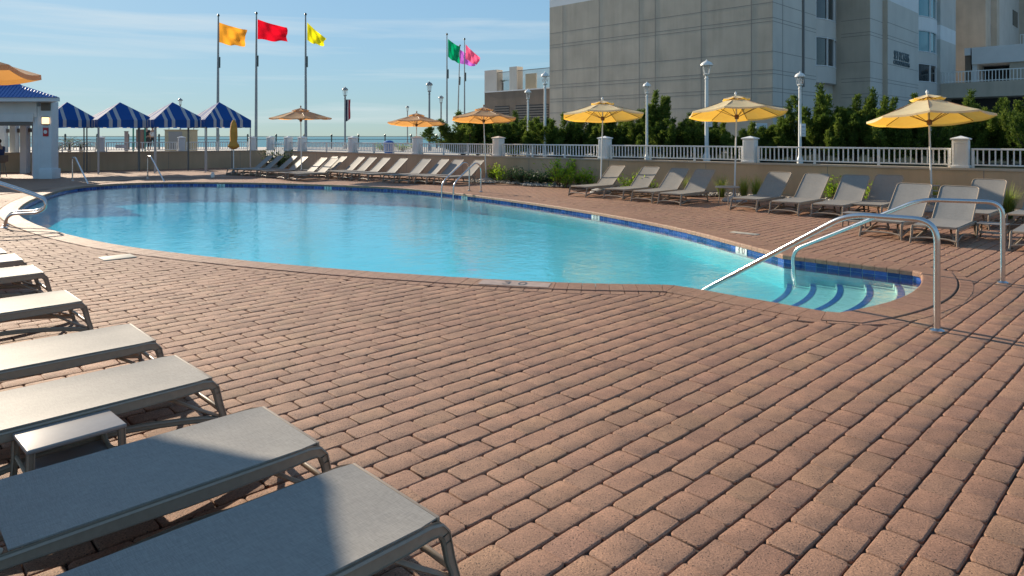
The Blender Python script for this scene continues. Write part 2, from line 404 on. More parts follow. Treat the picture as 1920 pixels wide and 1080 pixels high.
# ---------------------------------------------------------------- individual paving stones (one sheet of ground)
def stone_template(hx, hy, r, lod):
    def ringp(ix, rr, z):
        o = []; k = 3 if lod == 0 else 1
        for sx, sy, a0 in ((1,1,0),(-1,1,90),(-1,-1,180),(1,-1,270)):
            for j in range(k+1):
                a = R(a0+90*j/k); o.append((sx*(hx-ix-rr)+rr*math.cos(a), sy*(hy-ix-rr)+rr*math.sin(a), z))
        return o
    if lod == 0: rs = [ringp(0, r, -.02), ringp(0, r, -.006), ringp(.0025, r, -.0018), ringp(.0065, r*.92, 0)]
    else: rs = [ringp(0, r, -.02), ringp(.001, r, -.005), ringp(.006, r*.9, 0)]
    n = len(rs[0]); vs = [p for q in rs for p in q]; fs = []
    for i in range(len(rs)-1):
        for k in range(n): fs.append((i*n+k, i*n+(k+1) % n, (i+1)*n+(k+1) % n, (i+1)*n+k))
    fs.append(tuple((len(rs)-1)*n+k for k in range(n)))
    return np.array(vs), fs
def stones(name, P, ang, sel, lod, m):
    vs, fs = stone_template(BL/2-.0028, BW/2-.0048, .022, lod); n = len(P)
    ca, sa = np.cos(ang), np.sin(ang)
    rng = np.random.default_rng(5+lod)
    V = np.repeat(vs[None], n, 0); 
    tilt = rng.normal(0, .008, (n, 2)); V[..., 2] += V[..., 0]*tilt[:, :1]+V[..., 1]*tilt[:, 1:]*1.3
    V[..., 2] += np.clip(rng.normal(0, .0012, (n, 1)), -.002, .002)
    V[..., :2] += rng.normal(0, .0010, V[..., :2].shape)
    jr = rng.normal(0, .008, n); c2, s2 = np.cos(ang+jr), np.sin(ang+jr)
    x = V[..., 0]*c2[:, None]-V[..., 1]*s2[:, None]+P[:, :1]; y = V[..., 0]*s2[:, None]+V[..., 1]*c2[:, None]+P[:, 1:2]
    co = np.stack([x, y, V[..., 2]], -1).reshape(-1, 3)
    ls = [len(f) for f in fs]; flat = np.concatenate([np.array(f) for f in fs]); nv = len(vs)
    idx = (flat[None]+np.arange(n)[:, None]*nv).ravel(); lt = np.tile(ls, n); st = np.concatenate([[0], np.cumsum(lt)[:-1]])
    me = bpy.data.meshes.new(name); me.vertices.add(len(co)); me.vertices.foreach_set('co', co.ravel())
    me.loops.add(len(idx)); me.loops.foreach_set('vertex_index', idx.astype(np.int32))
    me.polygons.add(len(lt)); me.polygons.foreach_set('loop_start', st.astype(np.int32)); me.polygons.foreach_set('loop_total', lt.astype(np.int32))
    me.update(calc_edges=True); me.validate()
    a = me.attributes.new('tint', 'FLOAT', 'FACE'); a.data.foreach_set('value', np.repeat(rng.random(n), len(fs)))
    me.materials.append(m); me.shade_smooth(); me.set_sharp_from_angle(angle=R(24))
    o = bpy.data.objects.new(name, me); C.objects.link(o); return struct(o)
ia = np.arange(-110, 160); ib = np.arange(-160, 160)
A_, B_ = np.meshgrid(ia, ib, indexing='ij')
al = (A_+.5*(B_ % 2))*BL; be = B_*BW
# courses wander a little
al = al+.012*np.sin(be*1.7)+np.random.normal(0, .003, al.shape); be = be+.006*np.sin(al*.9+1)+.004*np.sin(al*2.3)
X = al*pd.x+be*pn.x; Y = al*pd.y+be*pn.y
keep = (Y > 2.1) & (Y < NEARY) & (np.abs(X) < .80*Y+.9)
X, Y = X[keep], Y[keep]
# drop stones lying (all corners) inside the outer edge of the border course
ins = np.ones(len(X), bool)
for sa_, sb_ in ((1,1),(1,-1),(-1,1),(-1,-1)):
    cx = X+pd.x*BL/2*sa_+pn.x*BW/2*sb_; cy = Y+pd.y*BL/2*sa_+pn.y*BW/2*sb_; ins &= inside(cx, cy, ro3)
X, Y = X[~ins], Y[~ins]
ctr_in = inside(X, Y, offset(ring, CW+SW*.55)); X, Y = X[~ctr_in], Y[~ctr_in]
pos = np.stack([X, Y], 1); ang0 = math.pi/2-PA
near = Y < 8.5
stones('deck_paving', pos[near], np.full(near.sum(), ang0), None, 0, paver)
stones('deck_paving', pos[~near], np.full((~near).sum(), ang0), None, 1, paver)

# ---------------------------------------------------------------- coping, border course, tile band
def course(name, inner, outer, z, m, gap=.006, drop=.05, lip=0, step=1, rnd=1):
    n = len(inner); mb = MB(); tint = []
    rg = random.Random(3)
    for i in range(0, n-n % step, step):
        j = (i+step) % n
        a, b, c, d = inner[i], inner[j], outer[j], outer[i]
        t = (b-a); 
        if t.length < 1e-4: continue
        t1 = t.normalized()*gap/2; e = (c-d); t2 = e.normalized()*gap/2
        a = a+t1; b = b-t1; c = c-t2; d = d+t2
        ax = (a-d).normalized(); bx = (b-c).normalized(); dz = rg.uniform(-.0012, .0012)
        prof = [(lip, -drop), (lip, -.022), (lip-.006, -.008), (lip-.02, 0)]
        vs = []
        for k, zz in prof: vs += [a+ax*k+Vector((0,0,z+zz+dz)), b+bx*k+Vector((0,0,z+zz+dz))]
        vs += [c-bx*-.006+Vector((0,0,z+dz)), d-ax*-.006+Vector((0,0,z+dz)), c+Vector((0,0,z-.008)), d+Vector((0,0,z-.008)), c+Vector((0,0,z-drop)), d+Vector((0,0,z-drop))]
        fs = [(0,1,3,2),(2,3,5,4),(4,5,7,6),(6,7,8,9),(9,8,10,11),(11,10,12,13)]
        fs = [f[::-1] for f in fs]
        fs += [(0,2,4,6,9,11,13),(1,12,10,8,7,5,3) if False else (1,3,5,7,8,10,12)[::-1], (0,13,12,1)]
        mb.add(vs, fs); tint += [rg.random()*rnd]*len(fs)
    o = mb.build(name, m, attr=tint); 
    bm = bmesh.new(); bm.from_mesh(o.data); bmesh.ops.recalc_face_normals(bm, faces=bm.faces); bm.to_mesh(o.data); bm.free()
    return struct(o)
pool = struct(bpy.data.objects.new('swimming_pool', None)); C.objects.link(pool)
cop = course('coping', ring, ro1, .010, coping_m, .005, .07, .03, 1)
bor = course('paving_border', ro2, ro3, .003, paver, .012, .03, 0, 1)

WL = -.115                              # water level
tile_m = mat('blue_tile', (.015,.05,.22), .12, spec=.6, build=None)
def tile_nodes(nt, b):
    L = nt.links.new
    a = N(nt, 'ShaderNodeAttribute', attribute_name='tint'); cr = N(nt, 'ShaderNodeValToRGB')
    cr.color_ramp.elements[0].color = (.012,.04,.17,1); cr.color_ramp.elements[1].color = (.06,.12,.42,1); L(a.outputs['Fac'], cr.inputs[0])
    n = N(nt, 'ShaderNodeTexNoise', ins={'Scale': 25, 'Detail': 4}); g = N(nt, 'ShaderNodeNewGeometry'); L(g.outputs['Position'], n.inputs['Vector'])
    mx = N(nt, 'ShaderNodeMixRGB', blend_type='OVERLAY', ins={'Fac': .5}); L(cr.outputs[0], mx.inputs['Color1']); L(n.outputs[0], mx.inputs['Color2']); L(mx.outputs[0], b.inputs['Base Color'])
tile_nodes(tile_m.node_tree, tile_m.node_tree.nodes['Principled BSDF'])
plaster = mat('pool_plaster', (.58,.86,.86), .7, build=vary(1.2, .07))
mb = MB(); n = len(ring)
for i in range(n):
    a, b = ring[i], ring[(i+1) % n]
    mb.add([a+Vector((0,0,-.03)), b+Vector((0,0,-.03)), b+Vector((0,0,-2.1)), a+Vector((0,0,-2.1))], [(0,1,2,3)])
struct(mb.build('pool_wall', plaster, pool))
mb = MB(); tint = []; rg = random.Random(2); inn = offset(ring, -.006)
for i in range(n):
    a, b = inn[i], inn[(i+1) % n]; t = (b-a)
    if t.length < .03: continue
    t = t.normalized()*.0025
    for z0, z1 in ((-.035,-.115),(-.119,-.20)):
        mb.add([a+t+Vector((0,0,z0)), b-t+Vector((0,0,z0)), b-t+Vector((0,0,z1)), a+t+Vector((0,0,z1))], [(0,1,2,3)]); tint.append(rg.random()**1.5)
struct(mb.build('tile_band', tile_m, pool, attr=tint))
o = sheet('pool_floor', [(p.x, p.y) for p in ring], -.62, plaster); o.parent = pool
for v in o.data.vertices: v.co.z = -.50-.16*max(0, min(1, (1.5-v.co.x)/9.5))
# entry steps in the bay
step_w = mat('step_plaster', (.66,.74,.68), .7, build=vary(2, .07)); stripe_m = mat('blue_step_tile', (.02,.13,.42), .3)
for k, (u, z) in enumerate([(-4.27,-.42),(-3.93,-.37),(-3.57,-.32),(-3.2,-.265),(-2.84,-.20)]):
    vs_ = np.linspace(V0+.02, V1-.02, 25)
    nose = [UV(arcU(v, u, .34), v) for v in vs_]; back = [UV(arcU(v, -2.5)-.004, v) for v in vs_[::-1]]
    mb = MB(); mb.prism([p[:2] for p in nose+back], -.49, z)
    st = struct(mb.build('pool_step', step_w, pool))
    mb = MB(); a = [UV(arcU(v, u+.012, .34), v, z+.004) for v in vs_]; b = [UV(arcU(v, u+.085, .34), v, z+.004) for v in vs_]
    m_ = len(a); mb.add(a+b, [(i, i+1, m_+i+1, m_+i) for i in range(m_-1)])
    sp = mb.build('step_stripe', stripe_m, st)
# water
def water_mat(name, tint, scale, bump, rough=.02, deep=None, sx=(1,1,1), top=.98):
    m = bpy.data.materials.new(name); m.use_nodes = True; nt = m.node_tree; nt.nodes.clear(); L = nt.links.new
    o = N(nt, 'ShaderNodeOutputMaterial'); g = N(nt, 'ShaderNodeNewGeometry')
    mp = N(nt, 'ShaderNodeMapping', ins={'Scale': sx}); L(g.outputs['Position'], mp.inputs[0])
    n1 = N(nt, 'ShaderNodeTexNoise', ins={'Scale': scale, 'Detail': 4, 'Roughness': .55, 'Distortion': .6}); L(mp.outputs[0], n1.inputs['Vector'])
    n2 = N(nt, 'ShaderNodeTexNoise', ins={'Scale': scale*.22, 'Detail': 2}); L(mp.outputs[0], n2.inputs['Vector'])
    ad = N(nt, 'ShaderNodeMath', operation='MULTIPLY_ADD', ins={1: .9}); L(n2.outputs[0], ad.inputs[0]); L(n1.outputs[0], ad.inputs[2])
    bp = N(nt, 'ShaderNodeBump', ins={'Strength': 1, 'Distance': bump}); L(ad.outputs[0], bp.inputs['Height'])
    dt = N(nt, 'ShaderNodeVectorMath', operation='DOT_PRODUCT'); L(bp.outputs[0], dt.inputs[0]); L(g.outputs['Incoming'], dt.inputs[1])
    ab = N(nt, 'ShaderNodeMath', operation='ABSOLUTE'); L(dt.outputs['Value'], ab.inputs[0])
    om = N(nt, 'ShaderNodeMath', operation='SUBTRACT', use_clamp=True, ins={0: 1}); L(ab.outputs[0], om.inputs[1])
    pw_ = N(nt, 'ShaderNodeMath', operation='POWER', ins={1: 5}); L(om.outputs[0], pw_.inputs[0])
    fr = N(nt, 'ShaderNodeMath', operation='MULTIPLY_ADD', use_clamp=True, ins={1: top, 2: .02}); L(pw_.outputs[0], fr.inputs[0])
    gl = N(nt, 'ShaderNodeBsdfGlossy', ins={'Roughness': rough, 'Color': (1,1,1,1)}); L(bp.outputs[0], gl.inputs['Normal'])
    if deep: tr = N(nt, 'ShaderNodeBsdfDiffuse', ins={'Color': (*deep, 1)})
    else: tr = N(nt, 'ShaderNodeBsdfTransparent', ins={'Color': (*tint, 1)})
    mx = N(nt, 'ShaderNodeMixShader'); L(fr.outputs[0], mx.inputs[0]); L(tr.outputs[0], mx.inputs[1]); L(gl.outputs[0], mx.inputs[2]); L(mx.outputs[0], o.inputs[0])
    return m
pw = water_mat('pool_water_surface', (1,1,1), 6.0, .0072, 0.0)
mb = MB(); mb.prism([(p.x, p.y) for p in offset(ring, -.003)], -2.2, WL)      # the body of water: clear surface, absorbing volume
wt = struct(mb.build('pool_water', pw))
bm = bmesh.new(); bm.from_mesh(wt.data); bmesh.ops.triangulate(bm, faces=[f for f in bm.faces if len(f.verts) > 4]); bmesh.ops.recalc_face_normals(bm, faces=bm.faces); bm.to_mesh(wt.data); bm.free()
va = pw.node_tree.nodes.new('ShaderNodeVolumeAbsorption'); va.inputs['Color'].default_value = (.02,.84,.93,1); va.inputs['Density'].default_value = .72
pw.node_tree.links.new(va.outputs[0], [n_ for n_ in pw.node_tree.nodes if n_.type == 'OUTPUT_MATERIAL'][0].inputs['Volume'])
# depth markers set in the waterline tiles, and cut into the near coping
mk_w = mat('white_tile', (.75,.76,.72), .3); ink = mat('black_lettering', (.02,.02,.02), .5); ink_f = mat('faded_lettering', (.10,.11,.12), .6)
def nearest(px, py):
    p = Vector(W(px, py)); i = min(range(n), key=lambda i: (ring[i]-p).length); t = (ring[(i+2) % n]-ring[i-2]).normalized(); return ring[i], t
markers = [(1368,457,'3 0','nearest the entry steps'),(1115,398,'3 0','before the first wall loungers'),(877,364,'4 0','below the chrome ladder'),(612,347,'5 0','below the middle of the far lounger row'),(415,342,'5 0','at the far left of the deck edge')]
for px, py, s, lb in markers:
    p, t = nearest(px, py); nn = Vector((-t.y, t.x, 0))          # towards the water
    t_ = thing('depth_marker', 'white depth tile in the blue waterline band, '+lb, 'depth marker', p+nn*.010+Vector((0,0,0)), 0, 'depth markers in the waterline tiles')
    mb = MB()
    for sx in (-.155,.005): 
        M = Matrix((( t.x, nn.x, 0, 0),(t.y, nn.y, 0, 0),(0,0,1,0),(0,0,0,1)))
        mb.box(sx, sx+.15, -.004, .006, -.19, -.036, M)
    mb.build('tile', mk_w, t_)
    M = Matrix(((-t.x, 0, nn.x, nn.x*.007),(-t.y, 0, nn.y, nn.y*.007),(0,1,0,-.112),(0,0,0,1)))
    text('numerals', s, ink, t_, M, .16, .002)
p, t = nearest(965, 530); 
t_ = thing('depth_marking', 'faded depth numbers stencilled on a pale patch of the near coping', 'depth marking', (p.x, p.y, 0))
q = p-Vector((-t.y, t.x, 0))*.18; al_ = math.atan2(t.y, t.x)
M = Matrix.Translation((q.x-p.x, q.y-p.y, .0145))@Matrix.Rotation(al_, 4, 'Z')
mb = MB(); mb.box(-.42, .42, -.12, .12, -.002, .0008, M); mb.build('painted_patch', mat('pale_patch', (.44,.33,.27), .5, build=vary(9, .2)), t_)
text('numerals', '3 0', ink_f, t_, M@Matrix.Translation((0,0,.003)), .24, .0005)
for k, (px, py, lb, sx, sy) in enumerate([(220,483,'square pale skimmer cover let into the paving near the left coping',.42,.36),(1396,438,'small white skimmer lid in the paving behind the 30 depth tile',.16,.5)]):
    x, y, _ = W(px, py); mb = MB(); mb.box(-sx/2, sx/2, -sy/2, sy/2, -.012, .012)
    tag(mb.build('skimmer_cover', mat('lid_plastic', (.50,.45,.36), .6, build=vary(8, .1)), bevel=.004, loc=(x, y, 0), rotz=R(44)), lb, 'skimmer lid')

# ================================================================ LAND, SEA
def wallpt(px, z=0):                      # right retaining wall (far face of the deck)
    s = 62-.0256*(1920-px); Y = 998/s; return Vector(((px-960)/F*Y, Y, z))
WA, WC = wallpt(2150), wallpt(497)
wd = (WA-WC).normalized(); wn = Vector((wd.y, -wd.x, 0)) 
if wn.y > 0: wn = -wn                     # towards the pool
LA, LC = Vector(at(20, 33.4)), Vector(at(499, 39.1))
ld = (LA-LC).normalized(); LA2 = LA+ld*25
sand = mat('beach_sand', (.55,.47,.36), .95, build=vary(2, .15))
prom = mat('boardwalk_concrete', (.50,.47,.42), .85, build=vary(1.5, .15, .3))
o = sheet('promenade', [(LA2.x, LA2.y+.1), (LC.x, LC.y+.1), (WC.x, WC.y+.1), (WA.x, WA.y+.1), (WA.x+wd.x*30, WA.y+wd.y*30), (160,-20), (160,140), (20,140), (2,64), (-90,64)], .76, prom)
sheet('beach', [(-900,60),(900,60),(900,190),(-900,190)], -2.2, sand)
sea = water_mat('sea_surface', (0,0,0), .6, .22, .12, deep=(.05,.22,.28), top=.42)
sheet('sea', [(-12000,150),(12000,150),(12000,14000),(-12000,14000)], -2.6, sea)
sheet('ground', [(-900,-300),(900,-300),(900,62),(-900,62)], -1.3, sand) if False else None

# ================================================================ LOUNGERS
def sweep(mb, path, wx, hz, side=Vector((1,0,0))):
    """rectangular section swept along a path in the y-z plane; wx across, hz thickness lists; rounded by bevel later"""
    P = [Vector(p) for p in path]; n = len(P); vs = []
    wx = wx if isinstance(wx, (list, tuple)) else [wx]*n; hz = hz if isinstance(hz, (list, tuple)) else [hz]*n
    for i, p in enumerate(P):
        t = (P[min(i+1, n-1)]-P[max(i-1, 0)]).normalized(); u = side.cross(t).normalized()
        c = min(wx[i], hz[i])*.22
        for a, b in ((-1,-1),(1,-1),(1,1),(-1,1)):
            for q in ((a, b, 1, 0), (a, b, 0, 1)) if a*b > 0 else ((a, b, 0, 1), (a, b, 1, 0)):
                dx = a*(wx[i]/2-(c if q[2] else 0)); dz = b*(hz[i]/2-(c if q[3] else 0)); vs.append(p+side*dx+u*dz)
    fs = []
    for i in range(n-1):
        for k in range(8): fs.append((i*8+k, i*8+(k+1) % 8, (i+1)*8+(k+1) % 8, (i+1)*8+k))
    fs += [tuple(range(8))[::-1], tuple((n-1)*8+k for k in range(8))]
    mb.add(vs, fs); return mb
def fixn(o):
    bm = bmesh.new(); bm.from_mesh(o.data); bmesh.ops.recalc_face_normals(bm, faces=bm.faces); bm.to_mesh(o.data); bm.free(); return o
def pane(w2, l, r0, r1, nx=8, ny=14, th=.007, sag=.010):
    """sling panel: rounded at the y=l end (r1) and y=0 end (r0), sagging a little"""
    mb = MB(); rows = []
    ys = sorted(set(list(np.linspace(0, l, ny+1))+[r1*.15, r1*.4, l-r1*.4, l-r1*.15, l-r1*.04]))
    for y in ys:
        h = w2
        for r, e in ((r0, y), (r1, l-y)):
            if r > 0 and e < r: h = min(h, w2-r+math.sqrt(max(0, r*r-(r-e)**2)))
        rows.append((y, h))
    top = []; 
    for y, h in rows:
        for i in range(nx+1):
            s = i/nx*2-1; top.append((s*h, y, -sag*(1-s**4)*min(1, min(y, l-y)/.12)))
    bot = [(x, y, z-th) for x, y, z in top]; m = len(top); k = nx+1; nr = len(rows); fs = []
    for j in range(nr-1):
        for i in range(nx): fs += [(j*k+i, j*k+i+1, (j+1)*k+i+1, (j+1)*k+i), (m+j*k+i, m+(j+1)*k+i, m+(j+1)*k+i+1, m+j*k+i+1)]
        fs += [(j*k, (j+1)*k, m+(j+1)*k, m+j*k), (j*k+nx, m+j*k+nx, m+(j+1)*k+nx, (j+1)*k+nx)]
    for i in range(nx): fs += [(i, m+i, m+i+1, i+1), ((nr-1)*k+i, (nr-1)*k+i+1, m+(nr-1)*k+i+1, m+(nr-1)*k+i)]
    return mb.add(top+bot, fs)
ZS = .295; PY = 1.18; BA = math.atan2(.545, .65); BLn = .86
def make_lounger(label, group, back=True, ba=BA):
    t = thing('sun_lounger', label, 'sun lounger', group=group)
    s = pane(.313, 1.19, .012, 0); s.v = [(x, y+.004, z+ZS+.003) for x, y, z in s.v]; s.build('seat', sling, t, smooth=True, angle=30)
    b = pane(.292, BLn, 0, .10, ny=10); ca, sa = math.cos(ba), math.sin(ba)
    b.v = [(x, PY+.035+y*ca-z*sa, ZS+.0+y*sa+z*ca) for x, y, z in b.v]; bo = b.build('backrest', sling, t, smooth=True, angle=30)
    fr = []; 
    for sx in (-1, 1): pass
    pts = [(-.300, 0, -.006), (-.300, BLn-.09, -.006), (-.297, BLn-.045, -.006), (-.275, BLn-.012, -.006), (-.24, BLn+.002, -.006), (.24, BLn+.002, -.006), (.275, BLn-.012, -.006), (.297, BLn-.045, -.006), (.300, BLn-.09, -.006), (.300, 0, -.006)]
    MB().tube([(x, PY+.03+y*ca-z*sa, ZS+y*sa+z*ca) for x, y, z in pts], .013, 8).build('back_frame', taupe, bo, smooth=True, angle=60)
    for s_ in (-1, 1):
        x = .3205*s_
        path = [(x, 1.42, .262), (x, 1.1, .262), (x, .6, .258), (x, .16, .262), (x, .05, .268), (x, .006, .262), (x, -.018, .235), (x, -.028, .205)]
        mb = MB(); sweep(mb, path, [.034]*5+[.036]*3, [.045,.052,.066,.062,.056,.052,.048,.044]); fixn(mb.build('side_rail', taupe, t, smooth=True, angle=50))
        path = [(x, -.021, .238), (x, -.045, .13), (x+.006*s_, -.066, .06), (x+.012*s_, -.083, .0)]
        mb = MB(); sweep(mb, path, [.0345,.033,.03,.026], [.043,.042,.036,.03]); fixn(mb.build('leg', taupe, t, smooth=True, angle=50))
        path = [(x, 1.30, .25), (x, 1.33, .15), (x, 1.36, .07), (x, 1.38, .0)]
        mb = MB(); sweep(mb, path, [.034,.032,.03,.026], [.06,.048,.036,.03]); fixn(mb.build('leg', taupe, t, smooth=True, angle=50))
        # low runner from foot to foot and the curved brace up to the seat cross bar
        path = bez([(x-.012*s_, -.07, .03), (x-.03*s_, .15, .075), (x-.05*s_, .55, .115), (x-.04*s_, 1.0, .085), (x-.015*s_, 1.36, .03)], 5)
        mb = MB(); sweep(mb, path, .040, .034); fixn(mb.build('runner', taupe, t, smooth=True, angle=50))
        path = bez([(.302*s_, -.062, .045), (.25*s_, .06, .11), (.19*s_, .20, .19), (.16*s_, .34, .235)], 5)
        MB().tube(path, .0125, 8, sx=1.25, sz=.8).build('brace', taupe, t, smooth=True, angle=60)
    MB().tube(bez([(-.318, -.07, .075), (-.16, -.05, .10), (.16, -.05, .10), (.318, -.07, .075)], 5), .012, 8, sx=1.0, sz=1.3).build('front_stretcher', taupe, t, smooth=True, angle=60)
    mb = MB(); mb.box(-.304, .304, -.012, .002, .262, .298); mb.build('end_bar', taupe, t, bevel=.005)
    for y in (.34, 1.12):
        mb = MB(); mb.box(-.30, .30, y-.02, y+.02, .232, .262); mb.build('cross_bar', taupe, t, bevel=.006)
    # prop that carries the raised back
    py = PY+.03+.5*ca+.035*sa; pz = ZS+.5*sa-.035*ca
    MB().tube([(-.22, 1.40, .262), (-.22, py, pz), (.22, py, pz), (.22, 1.40, .262)], .010, 7).build('back_prop', taupe, t, smooth=True)
    return t
G1 = 'sun loungers in the foreground row'; G2 = 'sun loungers by the right hand wall'; G3 = 'sun loungers across the pool'
fg = [((820,965),(660,875),'sun lounger nearest the camera, its foot end at the bottom edge of the photo'),
      ((595,828),(491,765),'second sun lounger from the camera, just in front of the little low table'),
      ((393,707),(328,668),'third sun lounger from the camera, just behind the little low table'),
      ((293,638),(240,608),'fourth sun lounger from the camera, right behind the one at the low table'),
      ((152,565),(121,544),'fifth sun lounger in the left row, lined up with the bare paving'),
      ((83,511),(57,497),'sixth lounger of the left row, second from the far end that shows legs'),
      ((45,487),(22,476),'seventh lounger of the left row, only its foot end in view'),
      ((13,472),(-6,465),'farthest lounger of the left row, only a corner in view')]
L0 = None
for (a, b, lb) in fg:
    A = Vector(W(*a, ZS)); B = Vector(W(*b, ZS)); m_ = (A+B)/2; m_.z = 0
    jit = random.uniform(-1.2, 1.2)
    if L0 is None: L0 = make_lounger(lb, G1); L0.location = m_; L0.rotation_euler = (0,0,R(135+jit)); continue
    dup(L0, m_, R(135+jit), lb, G1)
def place_l(px, py, lb, grp, rot=-45, off=True):
    p = Vector(W(px, py)); r = R(rot)
    p += Vector((.33*math.cos(r), .33*math.sin(r), 0)) if off else Vector((0,0,0))
    p += Vector((-math.sin(r), math.cos(r), 0))*.08
    return dup(L0, p, r, lb, grp)
right = [(1066,367,'shaded lounger beside the green bed plants, leftmost of the row along the right wall'),
 (1131,373,'second lounger from the green bed plants along the right wall'),
 (1183,378,'third lounger from the green bed plants along the right wall'),
 (1233,383,'lounger just left of the yellow umbrella pole and its small round table, half shaded back'),
 (1369,394,'shaded lounger just right of the small round table, a round bush behind it'),
 (1442,401,'second lounger right of the small round table, between two round bushes'),
 (1520,407,'third lounger right of the small round table, left of the low side table'),
 (1590,407,'rear lounger mostly hidden behind the one at the low side table'),
 (1612,443,'front lounger right of the low side table, left of the big yellow umbrella pole'),
 (1707,455,'front lounger just right of the big yellow umbrella pole'),
 (1778,425,'rear lounger with shaded back behind the low table by the chrome rail'),
 (1885,430,'rear lounger at the right edge of the photo'),
 (1893,470,'front lounger at the right edge of the photo, cut by the frame')]
for i, (px, py, lb) in enumerate(right): place_l(px, py, lb, G2, -45+[-1,1,0,1.5,-1,0,1,2,-1,1,0,-2,1][i])
# loungers across the pool: (photo x of the top of the back, foot distance)
ord_ = 'first second third fourth fifth sixth seventh eighth ninth tenth eleventh twelfth thirteenth fourteenth fifteenth sixteenth'.split()
far = [(424,328),(443,329),(468,330),(486,332.5),(519,336.5),(539,338.5),(545,331.5),(563,331.5),(596,333.5),(618,335),(641,337),(672,339),(717,341.5),(747,342.5),(777,344),(812,346)]
for i, (px, py) in enumerate(far):
    lb = ord_[i]+' lounger from the left in the row across the pool'
    if i == 4: lb = 'lounger across the pool, left one of the pair pulled out nearest the water'
    if i == 5: lb = 'lounger across the pool, right one of the pair pulled out nearest the water'
    if i == 15: lb = 'shaded lounger behind the chrome pool ladder across the pool'
    place_l(px, py, lb, G3, -45+random.uniform(-3, 3))

# ================================================================ SMALL TABLES
def low_table(loc, rot, label, lx=.43, ly=.33, h=.275):
    t = thing('side_table', label, 'side table', loc, rot, 'low taupe side tables')
    mb = MB(); mb.box(-lx/2, lx/2, -ly/2, ly/2, h-.022, h); mb.build('table_top', table_top, t, bevel=.008, seg=3)
    mb = MB(); mb.box(-lx/2+.03, lx/2-.03, -ly/2+.03, ly/2-.03, .10, .112); mb.build('shelf', table_top, t, bevel=.004)
    for sx in (-1, 1):
        for sy in (-1, 1):
            x = sx*(lx/2-.02); y = sy*(ly/2-.02)
            mb = MB(); sweep(mb, [(x, y, h-.02), (x+.004*sx, y+.004*sy, .12), (x+.014*sx, y+.012*sy, 0)], [.036,.032,.026], [.036,.032,.026], Vector((1,0,0))); fixn(mb.build('leg', taupe, t, smooth=True, angle=50))
        mb = MB().tube(bez([(sx*(lx/2-.02), -ly/2+.02, .15), (sx*(lx/2-.03), 0, .115), (sx*(lx/2-.02), ly/2-.02, .15)], 5), .011, 8); mb.build('side_stretcher', taupe, t, smooth=True)
    return t
cs = [Vector(W(*p, .275)) for p in ((24,811),(57,845),(234,792),(192,762))]
c_ = sum(cs, Vector())/4; c_.z = 0
T0 = low_table(c_, R(47), 'low taupe side table between the second and third loungers in the foreground')
for px, py, lb in [(1606,425,'low taupe side table left of the big yellow umbrella pole'),(1862,448,'low taupe side table behind the right chrome rail post')]:
    dup(T0, Vector(W(px, py)), R(-45), lb)
x, y, _ = W(1364, 384)
t = thing('round_table', 'small round table around the yellow umbrella pole by the shaded lounger', 'round table', (x, y, 0))
MB().lathe([(.0,.44),(.30,.44),(.31,.45),(.31,.465),(.29,.475),(0,.475)], 24, cap=False).build('table_top', table_top, t, smooth=True)
for k in range(3):
    a = k*2.094+.3; MB().tube([(.20*math.cos(a), .20*math.sin(a), .44), (.24*math.cos(a), .24*math.sin(a), 0)], .012, 8).build('leg', taupe, t, smooth=True)
x, y, _ = W(1747, 399)
t = thing('towel_rack', 'small slatted rack on the big yellow umbrella pole between two loungers', 'rack', (x, y, 0), R(-30))
for z in (.62,.5,.38):
    mb = MB(); mb.box(-.15, .15, -.13, .13, z, z+.018); mb.build('shelf', table_top, t, bevel=.004)
for sx in (-1, 1):
    for sy in (-1, 1): MB().tube([(sx*.145, sy*.125, .64), (sx*.15, sy*.13, 0)], .011, 7).build('leg', taupe, t, smooth=True)

